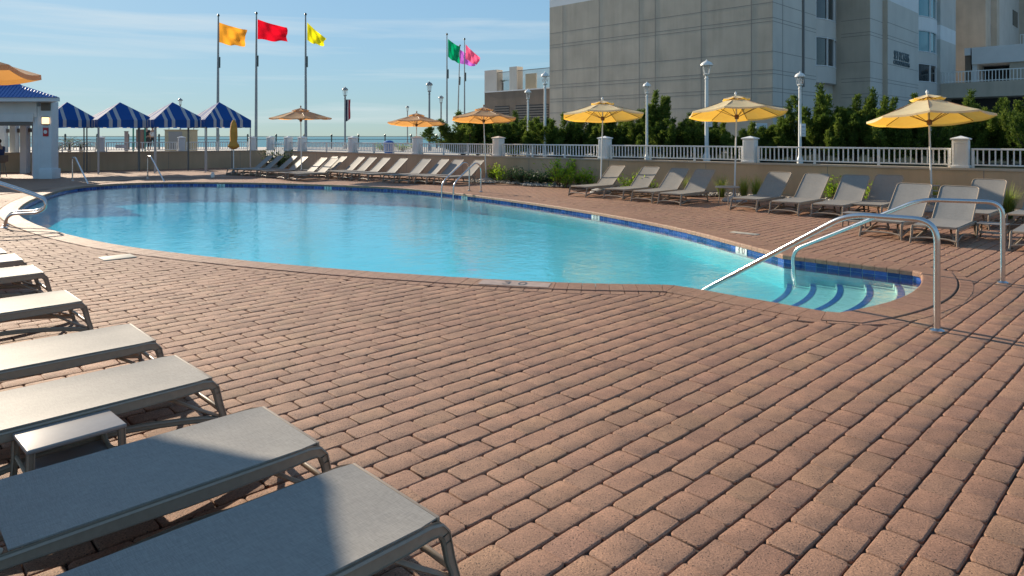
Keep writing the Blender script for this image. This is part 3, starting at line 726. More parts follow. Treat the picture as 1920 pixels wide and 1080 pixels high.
# ================================================================ UMBRELLAS
def make_umbrella(label, rim, m=canvas, Rr=1.31, rise=.40, lean=(0,0), rot=0, tilt=0):
    t = thing('patio_umbrella', label, 'umbrella', rotz=0, group='open patio umbrellas on the deck')
    k8 = [Vector((math.cos(R(45*k+22.5)), math.sin(R(45*k+22.5)), 0)) for k in range(8)]
    # canopy: eight sagging panels with a short hem
    vs = []; fs = []; NR = 7; NS = 6
    for k in range(8):
        a, b = k8[k], k8[(k+1) % 8]
        for i in range(NR+1):
            r = .30+(Rr-.30)*i/NR; q = i/NR
            for j in range(NS+1):
                s = j/NS; p = a.lerp(b, s)*r
                z = rim+rise*(1-(r/Rr))*1.12-.0-.035*math.sin(math.pi*s)*q*(1.0)-.02*math.sin(math.pi*q)
                vs.append((p.x, p.y, z))
        for j in range(NS+1):
            s = j/NS; p = a.lerp(b, s)*(Rr+.004); vs.append((p.x, p.y, rim-.035*math.sin(math.pi*s)-.045))
        o = k*(NR+2)*(NS+1)
        for i in range(NR+1):
            for j in range(NS): q = o+i*(NS+1)+j; fs.append((q, q+NS+1, q+NS+2, q+1))
    c = MB().add(vs, fs).build('canopy', m, t, smooth=True, angle=25)
    vs = []; fs = []
    for k in range(8):
        a, b = k8[k], k8[(k+1) % 8]
        for i in range(4):
            r = .02+.36*i/3
            for j in range(5):
                s = j/4; p = a.lerp(b, s)*r; vs.append((p.x, p.y, rim+rise*1.12+.05-.29*r-.03*math.sin(math.pi*s)*(i/3)))
        o = k*20
        for i in range(3):
            for j in range(4): q = o+i*5+j; fs.append((q, q+5, q+6, q+1))
    MB().add(vs, fs).build('vent_cap', m, c, smooth=True, angle=25)
    zt = rim+rise*1.12; hub = Vector((0,0,rim-.10))
    for k in range(8):
        d = k8[k]; MB().tube([d*.04+Vector((0,0,zt-.02)), d*(Rr-.03)+Vector((0,0,rim-.015))], .009, 6).build('rib', rib_m, t, smooth=True)
        MB().tube([d*.05+hub, d*(Rr*.52)+Vector((0,0,rim+rise*.50))], .008, 6).build('strut', rib_m, t, smooth=True)
    lx, ly = lean; Mt_ = lambda v: Matrix.Translation((0,0,rim))@Matrix.Rotation(R(-tilt), 4, 'X')@Matrix.Translation((0,0,-rim))@v
    MB().tube([(lx, ly, 0.02), (0, 0, rim-.1), tuple(Mt_(Vector((0,0,zt+.08))))], .0215, 10).build('pole', pole_white, t, smooth=True)
    MB().lathe([(.02,rim-.17),(.055,rim-.16),(.06,rim-.06),(.03,rim-.04)], 12).build('hub', rib_m, t, smooth=True)
    MB().lathe([(.012,zt+.06),(.03,zt+.075),(.035,zt+.11),(.018,zt+.14),(.004,zt+.16)], 12).build('finial', rib_m if m is canvas_o else pole_white, t, smooth=True)
    H_ = Vector((0, 0, rim)); Mt = Matrix.Translation(H_)@Matrix.Rotation(R(-tilt), 4, 'X')@Matrix.Rotation(rot, 4, 'Z')@Matrix.Translation(-H_)
    for ch in list(t.children)+[c]+list(c.children):
        if ch.name.startswith('pole') or ch.get('tl'): continue
        ch['tl'] = 1; ch.data.transform(Mt)
    for ch in list(t.children)+list(c.children):
        if 'tl' in ch: del ch['tl']
    b = MB().lathe([(.33,0),(.335,.03),(.28,.09),(.16,.13),(.05,.15),(.03,.32),(.025,.34)], 24)
    b.v = [(x+lx, y+ly, z) for x, y, z in b.v]; b.build('base', mat('pale_base', (.36,.36,.36), .7, build=vary(9, .2, .3)), t, smooth=True)
    return t
# px of canopy centre, canopy width px, rim py, apex py
for px, wd_, rim, apex, m, lb, ln in [(1742,206,221,180,canvas,'biggest bright yellow umbrella, in front of the condominium on the right',(.05,-.04)),
    (1381,178,212,182,canvas,'yellow umbrella over the half shaded lounger and small round table',(-.10,-.12)),
    (1130,155,216,191,canvas,'yellow umbrella in front of the grey wall, leftmost of the three bright yellow ones',(-.08,-.10)),
    (907,124,222,203,canvas_o,'tan umbrella behind the chrome ladder, in front of the dark juniper',(.1,-.08)),
    (781,106,230,214,canvas_o,'orange brown umbrella over the far lounger row, left of the juniper',(0,0)),
    (564,112,221,206,canvas_o,'shaded tan umbrella in front of the yellow flag pole',(.03,0))]:
    Y = F*2.58/wd_; rimz = zy(rim, Y); u = make_umbrella(lb, rimz, m, lean=ln, rise=max(.34, (zy(apex, Y)-rimz)/1.12), rot=random.uniform(-.2, .2), tilt={1742:7,1381:7,1130:6.5,907:5,781:5,564:-1}[px])
    u.location = at(px, Y)
u = make_umbrella('umbrella at the top left corner of the photo, above the blue bar roof', 2.32, canvas_o, rot=R(22.5)); u.location = (-5.29, 5.4, 0)
# furled umbrella
x, y, _ = at(438, 31.5)
t = thing('furled_umbrella', 'closed orange umbrella tied up in front of the last striped cabana', 'umbrella', (x, y, 0))
mb = MB(); rnd = random.Random(4); prof = [(.03,2.52),(.10,2.36),(.13,2.1),(.14,1.75),(.13,1.5),(.20,1.36),(.22,1.28),(.12,1.2),(.05,1.16)]
vs = []; fs = []; nn_ = 16
for r_, z in prof:
    for k in range(nn_): q = r_*(1+.22*(k % 2)+rnd.uniform(-.06, .06)); a = k*2*math.pi/nn_; vs.append((q*math.cos(a), q*math.sin(a), z))
for i in range(len(prof)-1):
    for k in range(nn_): fs.append((i*nn_+k, i*nn_+(k+1) % nn_, (i+1)*nn_+(k+1) % nn_, (i+1)*nn_+k))
MB().add(vs, fs).build('canopy', mat('furled_canvas', (.62,.30,.05), .8, build=vary(6, .15)), t, smooth=True, angle=80)
MB().tube([(0,0,0),(0,0,2.6)], .022, 10).build('pole', pole_white, t, smooth=True)
MB().lathe([(.28,0),(.28,.05),(.1,.1),(.03,.2)], 20).build('base', MATS['pale_base'], t, smooth=True)

# ================================================================ CHROME RAILS
def rail(label, pts, r=.026, fr=.12, flange=None, name='handrail'):
    t = thing(name, label, 'handrail', flange or (0,0,0)); o = Vector(flange or (0,0,0))
    MB().tube([p-o for p in fillet(pts, fr, 8)], r, 14).build('rail_tube', steel, t, smooth=True, angle=60)
    mb = MB().lathe([(.062,.0),(.062,.012),(.045,.022),(.03,.03)], 20); mb.build('base_flange', steel, t, smooth=True, angle=35); return t
def P_(u, v, z): return Vector(UV(u, v, z))
b1 = Vector(W(1757,621)); b2 = Vector(W(1880,531))
rail('chrome handrail at the pool steps nearer the camera', [b1, b1+Vector((0,0,.995)), Vector((*W(1590,407.5,.96)[:2], .99)), Vector((*W(1312,548,-.115)[:2], -.115))+Vector((.0,.0,0)), P_(-4.55,7.45,-.45)], .0275, .19, b1)
t2 = b2+Vector((-.75*S2, .75*S2, .965))
rail('chrome handrail at the pool steps farther from the camera', [b2, b2+Vector((0,0,.965)), Vector((5.10,8.52,.965)), P_(-4.12,9.86,.10), P_(-4.08,9.86,-.46)], .0275, .17, b2)
# far pair of rails at the shallow corner
for (bx, by, ex, ey, tz, lb) in [(136,339,173,351,.93,'left one of two chrome rails at the far corner of the pool'),(277,334.5,316,346,.93,'right one of two chrome rails at the far corner of the pool')]:
    b = Vector(W(bx, by)); e = Vector(W(ex, ey, -.1)); d = (e-b); d.z = 0; d.normalize()
    e.z = -.3
    rail(lb, [b, b+Vector((0,0,tz)), b+d*.45+Vector((0,0,tz)), e], .026, .08, b)
# figure-four ladder rails at the left end, and the ladder across the pool
b = Vector(W(8,428))
for k, (dx, dy, lb) in enumerate([(0,0,'nearer looped chrome grab rail at the left end of the pool'),(-.27,.40,'farther looped chrome grab rail at the left end of the pool')]):
    o = b+Vector((dx, dy, 0)); D = Vector((.93,-.10,0))
    prof = [(0,0),(.03,.17),(.16,.27),(.42,.285),(.74,.30),(.93,.40),(.90,.55),(.70,.62),(.1,.79),(-.45,.93),(-.72,.93),(-.86,.80),(-.88,.0)]
    rail(lb, [o+D*a*1.0+Vector((0,0,z)) for a, z in prof], .024, .16, o, 'grab_rail')
for k, (bx, by, lb) in enumerate([(880,357.5,'left grab rail of the chrome ladder across the pool'),(902,359.5,'right grab rail of the chrome ladder across the pool')]):
    o = Vector(W(bx, by)); D = Vector((-.72,-.69,0))
    rail(lb, [o+D*a+Vector((0,0,z)) for a, z in [(0,0),(.0,.72),(.08,.88),(.24,.92),(.36,.84),(1.0,.40),(1.12,.25),(1.14,-.6)]], .024, .12, o, 'grab_rail')

# ================================================================ RETAINING WALLS AND BALUSTRADES
ZW = .97; ZR = 1.46; ZP = 1.72
def wall_run(label, P, Q, back, z=ZW, th=.30):
    """a stuccoed wall from P to Q, its front face on the line, thickness away along `back`"""
    t = thing('retaining_wall', label, 'wall', P)
    d = (Q-P); ln = d.length; d.normalize(); M = Matrix(((d.x, back.x, 0, 0),(d.y, back.y, 0, 0),(0,0,1,0),(0,0,0,1)))
    mb = MB(); mb.box(0, ln, 0, th, -.02, z-.05, M); fixn(mb.build('wall', wall_tan, t))
    mb = MB(); x = 0
    while x < ln: 
        e = min(ln, x+2.4); mb.box(x+.004, e-.004, -.035, th+.02, z-.05, z, M); x = e
    fixn(mb.build('wall_cap', wall_cap, t))
    mb = MB(); x = 3.1
    while x < ln-1: mb.box(x, x+.018, -.003, .01, .0, z-.052, M); x += 3.6
    fixn(mb.build('control_joint', groove, t)); return t
wback = -wn; lback = Vector((-ld.y, ld.x, 0)); 
if lback.y < 0: lback = -lback
wall_run('tan stucco retaining wall behind the right hand loungers', wallpt(534), WA, wback)
wall_run('grey brown retaining wall behind the striped cabanas', LA2, LC, lback)
# stair opening between the walls
g1 = wallpt(534); 
mb = MB(); d2 = (g1-LC)
for k in range(5):
    a = LC+wback*(.1+.3*k); b = g1+wback*(.1+.3*k); 
    M = Matrix(((1,0,0,0),(0,1,0,0),(0,0,1,0),(0,0,0,1)))
    mb.add([a, b, b+wback*.3, a+wback*.3, a+Vector((0,0,.16*(k+1))), b+Vector((0,0,.16*(k+1))), b+wback*.3+Vector((0,0,.16*(k+1))), a+wback*.3+Vector((0,0,.16*(k+1)))],
           [(0,1,2,3),(4,5,6,7),(0,1,5,4),(1,2,6,5),(2,3,7,6),(3,0,4,7)])
tag(fixn(mb.build('stairs', prom)), 'short flight of steps up through the gap between the two retaining walls', 'stairs')

def make_pillar(label):
    t = thing('pillar', label, 'pillar', group='white capped pillars of the balustrade')
    mb = MB(); mb.box(-.17, .17, -.17, .17, 0, .70); mb.build('shaft', white, t, bevel=.01)
    mb = MB(); mb.box(-.19, .19, -.19, .19, 0, .06); mb.build('plinth', white, t, bevel=.006)
    mb = MB(); mb.box(-.205, .205, -.205, .205, .70, .735); c = mb.build('cap', white, t, bevel=.008)
    MB().add([(-.2,-.2,.735),(.2,-.2,.735),(.2,.2,.735),(-.2,.2,.735),(0,0,.80)], [(0,1,4),(1,2,4),(2,3,4),(3,0,4)]).build('cap_top', white, c)
    mb = MB()
    for s_ in (-1, 1):                       # raised frame round a sunk panel on the faces
        for a in (0, 1):
            M = Matrix.Rotation(a*math.pi/2, 4, 'Z')
            y0, y1 = sorted((s_*.170, s_*.176))
            mb.box(-.13, .13, y0, y1, .60, .63, M); mb.box(-.13, .13, y0, y1, .10, .13, M)
            mb.box(-.13, -.10, y0, y1, .131, .599, M); mb.box(.10, .13, y0, y1, .131, .599, M)
    fixn(mb.build('panel_frame', white, t)); return t
def make_rail(label, ln, group):
    t = thing('balustrade', label, 'balustrade', group=group)
    mb = MB(); mb.box(0, ln, -.035, .035, ZR-ZW-.045, ZR-ZW); mb.build('top_rail', white, t, bevel=.006)
    mb = MB(); mb.box(0, ln, -.025, .025, .06, .095); mb.build('bottom_rail', white, t, bevel=.004)
    nb = max(3, round(ln/.125)); big = max(1, round(ln/1.7)); nb = big*round(nb/big); first = None; firstp = None
    cnt = 0
    for k in range(nb+1):
        x = ln*k/nb
        if k % (nb//big) == 0:
            x = min(max(x, .03), ln-.03)
            if firstp is None:
                mb = MB(); mb.box(-.03, .03, -.03, .03, 0, ZR-ZW-.047); firstp = mb.build('post', white, t, bevel=.004); firstp.location.x = x
            else: o = firstp.copy(); C.objects.link(o); o.location.x = x; o.parent = t
        elif cnt < 98:
            cnt += 1
            if first is None:
                mb = MB(); mb.box(-.015, .015, -.015, .015, .097, ZR-ZW-.047); first = mb.build('baluster', white, t); first.location.x = x
            else: o = first.copy(); C.objects.link(o); o.location.x = x; o.parent = t
    return t
pills = [(2330,'out'),(1800,'white pillar with pointed cap right of the big yellow umbrella pole'),(1403,'white pillar with pointed cap right of the half shaded lounger'),
 (1130,'white pillar crossed by the pole of the leftmost bright yellow umbrella'),(930,'white pillar right of the chrome ladder and its tan umbrella'),(778,'grey looking pillar behind the orange brown umbrella pole'),
 (657,'grey looking pillar right of the lamp post with the striped banner'),(562,'grey looking pillar behind the shaded tan umbrella pole'),(536,'bluish pillar on the right side of the white gate')]
PR = None; prev = None
names = ['at the right edge of the photo','between the two pillars right of the yellow umbrellas','in front of the tall twisted junipers','between the tan and the leftmost bright yellow umbrella','behind the last loungers of the far row','behind the middle of the far lounger row','behind the shaded tan umbrella','right beside the white gate']
wa = math.atan2(wd.y, wd.x)
for i, (px, lb) in enumerate(pills):
    p = wallpt(px)+wback*.15; p.z = ZW
    if lb != 'out':
        if PR is None: PR = make_pillar(lb); PR.location = p; PR.rotation_euler.z = wa
        else: dup(PR, p, wa, lb)
    if prev is not None:
        d = (prev-p); ln = d.length-.44; ln = min(ln, 12.2); t = make_rail('white balustrade on the tan wall '+names[i-1], ln, 'white balustrade sections'); t.location = p+d.normalized()*.22; t.rotation_euler.z = math.atan2(d.y, d.x)
    prev = p
prev = None
la = math.atan2(ld.y, ld.x)
for i, (px, lb) in enumerate([(474,'bluish pillar left of the white gate, behind the loungers'),(341,'bluish pillar behind the third striped cabana, beside the beige kiosk'),(189,'bluish pillar left behind the second striped cabana'),(40,'out')]):
    # where the line of sight meets the left wall line
    tt = (px-960)/F; k = (LC.x-tt*LC.y)/(tt*ld.y-ld.x); p = LC+ld*k+lback*.15; p.z = ZW
    if lb != 'out': dup(PR, p, la, lb)
    if prev is not None:
        d = (p-prev); ln = d.length-.44; t = make_rail('white balustrade behind the striped cabanas, '+['right of the beige kiosk','left of the beige kiosk','next to the bar building'][i-1], ln, 'white balustrade sections'); t.location = prev+d.normalized()*.22; t.rotation_euler.z = math.atan2(d.y, d.x)
    prev = p
gp = (wallpt(503)+wback*.15); gp.z = .35; ge = wallpt(532)+wback*.15; d = ge-gp; d.z = 0
t = thing('gate', 'white slatted gate at the gap in the wall, left of a bluish pillar', 'gate', gp, math.atan2(d.y, d.x)); ln = d.length
for z in (.12, .95):
    mb = MB(); mb.box(0, ln, -.025, .025, z, z+.06); mb.build('gate_rail', white, t, bevel=.004)
for k in range(9):
    mb = MB(); mb.box(ln*k/8.3, ln*k/8.3+.04, -.012, .012, .05, 1.12); mb.build('slat', white, t)
p = wallpt(503)+wback*.15; p.z = ZW; dup(PR, p, wa, 'bluish pillar on the left side of the white gate')

# boardwalk safety rail beyond the wall
bp0, bp1 = Vector((-40, 50, .76)), Vector((2, 60, .76)); d = bp1-bp0
t = thing('boardwalk_rail', 'dark metal boardwalk railing on posts between the wall and the sea', 'railing', bp0, math.atan2(d.y, d.x)); ln = d.length
for z in (.75, 1.0): MB().tube([(0,0,z),(ln,0,z)], .02, 6).build('rail', dark_metal, t)
for k in range(21):
    mb = MB(); mb.box(ln*k/20-.05, ln*k/20+.05, -.05, .05, 0, 1.0); mb.lathe([(.075,1.0),(.075,1.12),(.03,1.2)], 8, cx=ln*k/20); mb.build('post', dark_metal, t)

# ================================================================ LAMP POSTS
lamp_glass = mat('lantern_glass', (.5,.52,.53), .1, 0, .6, Alpha=.35)
def make_lamp(label, m, H=4.0):
    t = thing('lamp_post', label, 'lamp post', group='boardwalk lamp posts')
    MB().lathe([(.14,0),(.14,.25),(.10,.32),(.078,.40),(.072,2.0),(.065,H-.75),(.085,H-.74),(.085,H-.70),(.06,H-.68),(.06,H-.62)], 14).build('pole', m, t, smooth=True, angle=40)
    MB().lathe([(.06,H-.62),(.12,H-.58),(.13,H-.55),(.10,H-.53)], 14).build('lantern_base', m, t, smooth=True, angle=40)
    MB().lathe([(.075,H-.54),(.145,H-.22)], 10).build('lantern_glass', lamp_glass, t, smooth=True)
    for k in range(4):
        a = k*math.pi/2+.6; c, s_ = math.cos(a), math.sin(a)
        MB().tube([(c*.12, s_*.12, H-.56), (c*.165, s_*.165, H-.36), (c*.19, s_*.19, H-.20)], .011, 6).build('lantern_arm', m, t, smooth=True)
    MB().lathe([(.24,H-.215),(.245,H-.185),(.20,H-.11),(.12,H-.055),(.05,H-.03),(.03,H),(.012,H+.03)], 16).build('lantern_cap', m, t, smooth=True, angle=50)
    return t
lampd = mat('grey_lamp_paint', (.22,.26,.28), .4, build=vary(2, .1))
LW = LD = None
for px, top, cap, mm, Yl, lb in [(1325,113,23.5,0,None,'tallest looking white lamp post, carrying a small sign, in front of the grey wall'),(1213,154,15,0,27.0,'white lamp post right of the leftmost bright yellow umbrella'),
  (1500,135,19,0,24.0,'white lamp post in front of the condominium corner, with a small notice'),(1022,135,16,0,31.5,'white lamp post at the left edge of the tall grey wall'),(990,167,13,0,32.5,'white lamp post in front of the louvred wing'),
  (805,153,13,1,None,'dark lamp post right behind the orange brown umbrella'),(827,179,10.5,1,None,'dark lamp post next to the bushy juniper'),(764,198,7,1,None,'smallest dark lamp post, far behind the orange brown umbrella'),
  (647,163,11.5,1,None,'dark lamp post with a striped banner'),(338,184,9,1,None,'dark lamp post behind the third striped cabana')]:
    Y = Yl or F*.49/cap; kx = cap*Y/(F*.49); z0 = .76; H = zy(top, Y)-z0; src = LD if mm else LW
    if src is None:
        src = make_lamp(lb, lampd if mm else pole_white); src.location = at(px, Y, z0); src.scale = (kx,kx,H/4.0)
        if mm: LD = src
        else: LW = src
    else: src = dup(src, at(px, Y, z0), random.uniform(0, 1.5), lb, scale=(kx,kx,H/4.0))
    if px in (1325, 1500, 647): globals()['lp%d' % px] = (Vector(at(px, Y, 0)), Y)
sign_w = mat('sign_white', (.7,.72,.73), .5); sign_b = mat('sign_blue', (.08,.12,.2), .5)
def flat_sign(name, label, px, py0, py1, w_, Y, m, words=(), cat='sign', rot=0):
    x, _, _ = at(px, Y); z0, z1 = zy(py1, Y), zy(py0, Y); t = thing(name, label, cat, (x, Y, z0), rot)
    mb = MB(); mb.box(-w_/2, w_/2, -.012, .012, 0, z1-z0); mb.build('panel', m, t, bevel=.003)
    for k, (s_, f, sz) in enumerate(words):
        text('lettering', s_, sign_b if m is sign_w else sign_w, t, Matrix.Translation((0, -.0145, (z1-z0)*f))@Matrix.Rotation(math.pi/2, 4, 'X'), sz, .001)
    return t
flat_sign('notice_sign', 'small white notice with blue lines on the tallest white lamp post', 1331, 217, 238, .19, lp1325[1]-.10, sign_w, [('NO',.78,.09),('DOG',.5,.08),('P',.2,.08)])
flat_sign('notice_sign', 'small white notice on the lamp post before the condominium corner', 1506, 232, 256, .17, lp1500[1]-.10, sign_w, [('NO',.75,.08),('---',.5,.1),('---',.25,.1)])
# striped banner
Y = lp647[1]; t = thing('banner', 'red white and navy vertical banner hanging from the dark lamp post', 'banner', at(648, Y), 0)
def banner_nodes(nt, b):
    L = nt.links.new; tc = N(nt, 'ShaderNodeTexCoord'); sp = N(nt, 'ShaderNodeSeparateXYZ'); L(tc.outputs['Object'], sp.inputs[0])
    cr = N(nt, 'ShaderNodeValToRGB'); cr.color_ramp.interpolation = 'CONSTANT'; mr = N(nt, 'ShaderNodeMapRange', ins={'From Min': 0, 'From Max': .36}); L(sp.outputs[0], mr.inputs[0]); L(mr.outputs[0], cr.inputs[0])
    e = cr.color_ramp.elements; e[0].color = (.01,.015,.05,1); e[1].position = .42; e[1].color = (.55,.52,.52,1); q = e.new(.62); q.color = (.35,.02,.04,1); L(cr.outputs[0], b.inputs['Base Color'])
z1, z0 = zy(187, Y), zy(228, Y); vs = []; fs = []
for i in range(9):
    for j in range(7): s_ = j/6; vs.append((.02+.36*s_, .05*math.sin(i*.9+s_*2)*s_, z1+(z0-z1+.25*s_**1.5)*i/8))
for i in range(8):
    for j in range(6): q = i*7+j; fs.append((q, q+1, q+8, q+7))
MB().add(vs, fs).build('cloth', mat('banner_cloth', (.3,.1,.1), .8, build=banner_nodes), t, smooth=True)
MB().tube([(0,0,z1+.02),(.4,0,z1+.02)], .015, 6).build('bracket', lampd, t)

# ================================================================ FLAGS
def flag(px, top, Y, quad, col, lb, lean=0, seed=0, r=.10):
    x, y, _ = at(px, Y); H = zy(top, Y); t = thing('flag_pole', 'grey metal flag pole flying the '+lb+' flag', 'flag pole', (x, y, .76), group='boardwalk flag poles')
    MB().tube([(0,0,0),(lean*.5,0,(H-.76)*.5),(lean,0,H-.76)], [r,r*.8,r*.45], 12).build('pole', lampd, t, smooth=True)
    MB().lathe([(.05,H-.76),(.09,H-.70),(.07,H-.63),(.01,H-.58)], 10, cx=lean).build('finial', dark_metal, t, smooth=True)
    MB().tube([(lean*.6+.09,0,(H-.76)*.62),(lean*.7+.09,0,(H-.76)*.70)], .06, 6).build('halyard_box', dark_metal, t)
    fo = bpy.data.objects.new('flag', None)
    TL, TR, BR_, BL_ = [Vector(at(q[0], Y, zy(q[1], Y))) for q in quad]; rg = random.Random(seed); n_, m_ = 26, 18; vs = []; fs = []; ph = rg.uniform(0, 6)
    for i in range(n_+1):
        u_ = i/n_
        for j in range(m_+1):
            v_ = j/m_; p = TL.lerp(TR, u_*1.1).lerp(BL_.lerp(BR_, u_*1.1), v_)
            dep = (.10*math.sin(u_*9+v_*3.5+ph)+.04*math.sin(u_*17-v_*7+ph*2)+.02*math.sin(u_*5+v_*19))*min(1, u_*2.5)
            vs.append((p.x+.03*math.sin(v_*7+ph)*u_, p.y+dep-u_*.5, p.z-.05*math.sin(u_*math.pi)+.03*math.sin(u_*11+ph)*v_))
    for i in range(n_):
        for j in range(m_): q = i*(m_+1)+j; fs.append((q, q+m_+1, q+m_+2, q+1))
    m = mat('flag_cloth_'+lb.split()[0], col, .7, build=cloth(col, tuple(min(1, c*1.1) for c in col), .55))
    tag(MB().add(vs, fs).build('flag', m, smooth=True), 'plain '+lb+' flag blowing to the right from its pole', 'flag')
flag(408, 31, 45, [(411,42),(464,57),(459,88),(411,80)], (.95,.38,.03), 'orange', .05, 1)
flag(480, 27, 45, [(483,36),(537,52),(539,79),(483,73)], (.72,.004,.02), 'red', .03, 2)
flag(573.5, 29, 45, [(576,42),(612,72),(606,87),(576,76)], (.85,.76,.01), 'yellow', -.02, 3)
flag(838, 66, 53.6, [(840,73),(861,88),(860,119),(840,107)], (.0,.30,.13), 'green', .0, 4, .08)
flag(857, 87, 60, [(861,92),(884,105),(890,125),(862,118)], (.50,.13,.62), 'purple', .25, 5, .07)
flag(871, 75, 56, [(873,83),(899,107),(893,122),(873,110)], (.90,.13,.28), 'pink', .0, 6, .07)

# ================================================================ STRIPED CABANAS
blue_c = (.01,.10,.38)
def stripe_nodes(nt, b, tr):
    L = nt.links.new; tc = N(nt, 'ShaderNodeTexCoord'); a = N(nt, 'ShaderNodeAttribute', attribute_name='across')
    cr = N(nt, 'ShaderNodeValToRGB'); cr.color_ramp.interpolation = 'CONSTANT'; L(a.outputs['Fac'], cr.inputs[0]); e = cr.color_ramp.elements
    wh = (.56,.58,.60,1); bl = (*blue_c, 1); e[0].color = bl; e[1].position = .18; e[1].color = wh
    for p, c in [(.24,bl),(.32,wh),(.38,bl),(.60,wh),(.66,bl),(.75,wh),(.81,bl)]: q = e.new(p); q.color = c
    L(cr.outputs[0], b.inputs['Base Color']); L(cr.outputs[0], tr.inputs['Color'])
cab_m = mat('striped_canvas', blue_c, build=cloth(blue_c, blue_c, .35, stripes=stripe_nodes))
def cabana(label, px0, px1, Y0, Y1, depth=2.3):
    A = Vector(at(px0, Y0)); t1_ = (px1-960)/F; w_ = (t1_*A.y-A.x)/(S2*(1-t1_)); d = Vector((S2, S2, 0)); bk = Vector((-S2, S2, 0)); depth = w_; Y1 = Y0
    t = thing('cabana', label, 'cabana', A, math.atan2(d.y, d.x), 'striped cabanas by the far wall')
    ze, zb, za = zy(225, Y0+.9), zy(238.5, Y0+.9), zy(191.5, Y0+1.7)
    cs_ = [(0,0),(w_,0),(w_,depth),(0,depth)]; vs = []; fs = []; ac = []
    ap = Vector((w_/2, depth/2, za))
    for k in range(4):
        a, b = Vector((*cs_[k], ze)), Vector((*cs_[(k+1) % 4], ze)); o = len(vs); NN = 50
        for j in range(NN+1):
            s_ = j/NN; p = a.lerp(b, s_); u_ = s_-.5
            top = ap.lerp(p, 0) if abs(u_) < 1e-6 else None
            # stripes run straight up the slope: cut each strip where it meets the hip
            q = 1-abs(u_)*2; hp = p.lerp(Vector((0,0,0)), 0); inn_ = (Vector((b.y-a.y, -(b.x-a.x), 0)).normalized())*-1
            run = q*(depth/2 if k % 2 == 0 else w_/2); top = p+inn_*run; top.z = ze+(za-ze)*q
            vs += [tuple(top), tuple(p.lerp(top, .33)-Vector((0,0,.03*q))), tuple(p), (p.x, p.y, zb-.02*abs(math.sin(s_*math.pi*2.5)))]; ac += [s_]*4
        for j in range(NN):
            for i in range(3): q = o+j*4+i; fs.append((q, q+1, q+5, q+4))
    mb = MB().add(vs, fs); c = mb.build('canopy', cab_m, t); at_ = c.data.attributes.new('across', 'FLOAT', 'POINT'); at_.data.foreach_set('value', ac)
    for x, y in cs_: MB().tube([(x+(.03 if x == 0 else -.03), y+(.03 if y == 0 else -.03), 0), (x+(.03 if x == 0 else -.03), y+(.03 if y == 0 else -.03), ze)], .03, 8).build('leg', grey_metal if y else MATS['pale_leg'], t, smooth=True)
    return t
mat('pale_leg', (.45,.46,.46), .4, .3)
cabana('striped blue cabana partly behind the bar building, leftmost of four', 84, 187, 31.0, 0)
cabana('second striped blue cabana from the bar building', 183, 294, 31.5, 0)
cabana('third striped blue cabana from the bar building', 289, 389, 32.3, 0)
cabana('fourth striped blue cabana, with the closed orange umbrella in front', 384, 471, 33.2, 0)

# ================================================================ BAR BUILDING (left)
hl = Vector(at(88, 28.2)); hx = hl.x
t = thing('bar_building', 'white bar building with blue metal roof at the left edge', 'building', (hx, 28.2, 0))
def hb(name, x0, x1, y0, y1, z0, z1, m=hut_white, par=None, bev=.012):
    mb = MB(); mb.box(x0, x1, y0, y1, z0, z1); return mb.build(name, m, par or t, bevel=bev)
p_ = hb('corner_pier', -.26, .18, 0, .45, .0, 3.2); hb('pier_base', -.30, .24, -.05, .50, .0, .42, par=p_)
hb('pier_trim', -.42, -.264, .02, .40, 0, 3.0); hb('door_frame', -.62, -.424, .05, .30, 0, 2.72, hut_white)
hb('header_beam', -12, -.43, .0, .35, 2.55, 3.2); hb('beam_trim', -12, -.55, -.04, -.002, 2.36, 2.70); hb('shutter_box', -12, -.62, .02, .30, 2.20, 2.358, hut_dark)
hb('fascia', -12.5, 1.0, -.75, -.70, 3.16, 3.32)
mb = MB(); mb.prism([(1.0,-.699),(-5.4,5.7),(-12.5,5.7),(-12.5,-.699)], 3.17, 3.24); fixn(mb.build('soffit', hut_white, t))
hb('pier_bracket', -.22, .16, -.05, -.003, 2.82, 3.14, hut_dark, p_)
roof_m = mat('blue_metal_roof', (.012,.10,.36), .35, .2, build=vary(1, .08))
mb = MB(); zz = 3.32
rp_ = [(-12.5,-.8,zz),(1.05,-.8,zz),(-1.1,.1,3.87),(-1.95,.45,4.28),(-12.5,.45,4.28),(-12.5,.1,3.87),(-5.5,5.8,zz),(-5.4,4.4,3.87),(-5.3,3.7,4.28),(-12.5,5.8,zz),(-12.5,3.7,4.28)]
mb.add(rp_, [(0,1,2,5),(5,2,3,4),(1,6,7,2),(2,7,8,3),(4,3,8,10),(6,9,10,8,7),(0,5,4,10,9)]);
for k in range(90):
    x = .9-k*.15
    if x > -1.1: f_ = (1.05-x)/2.15; mb.tube([(x,-.79,zz+.012),(x-.25*f_,-.8+.9*f_,zz+.55*f_+.012)], .012, 5)
    else:
        f_ = min(1, (-1.1-x)/.85); mb.tube([(x,-.79,zz+.012),(x-.25,.1,3.882),(x-.25,.1+.35*f_,3.882+.41*f_)], .012, 5)
fixn(mb.build('roof', roof_m, t))
for px in (66, 43, 23, 3, -20):       # inner row of piers receding to the left
    k = (88-px)/22.0; x = -1.75*k-.35; y = 1.9*k
    X_, Y_ = at(px, 28.2+y)[:2]; X_ -= hx
    q = hb('pier', X_-.15, X_+.15, y, y+.3, 0, 3.0); hb('window_post', X_+.20, X_+.36, y+.3, y+.5, 0, 3.0, hut_dark)
    hb('pier_lamp_box', X_+.17, X_+.30, y+.1, y+.28, 1.95, 2.15, hut_dark, q)

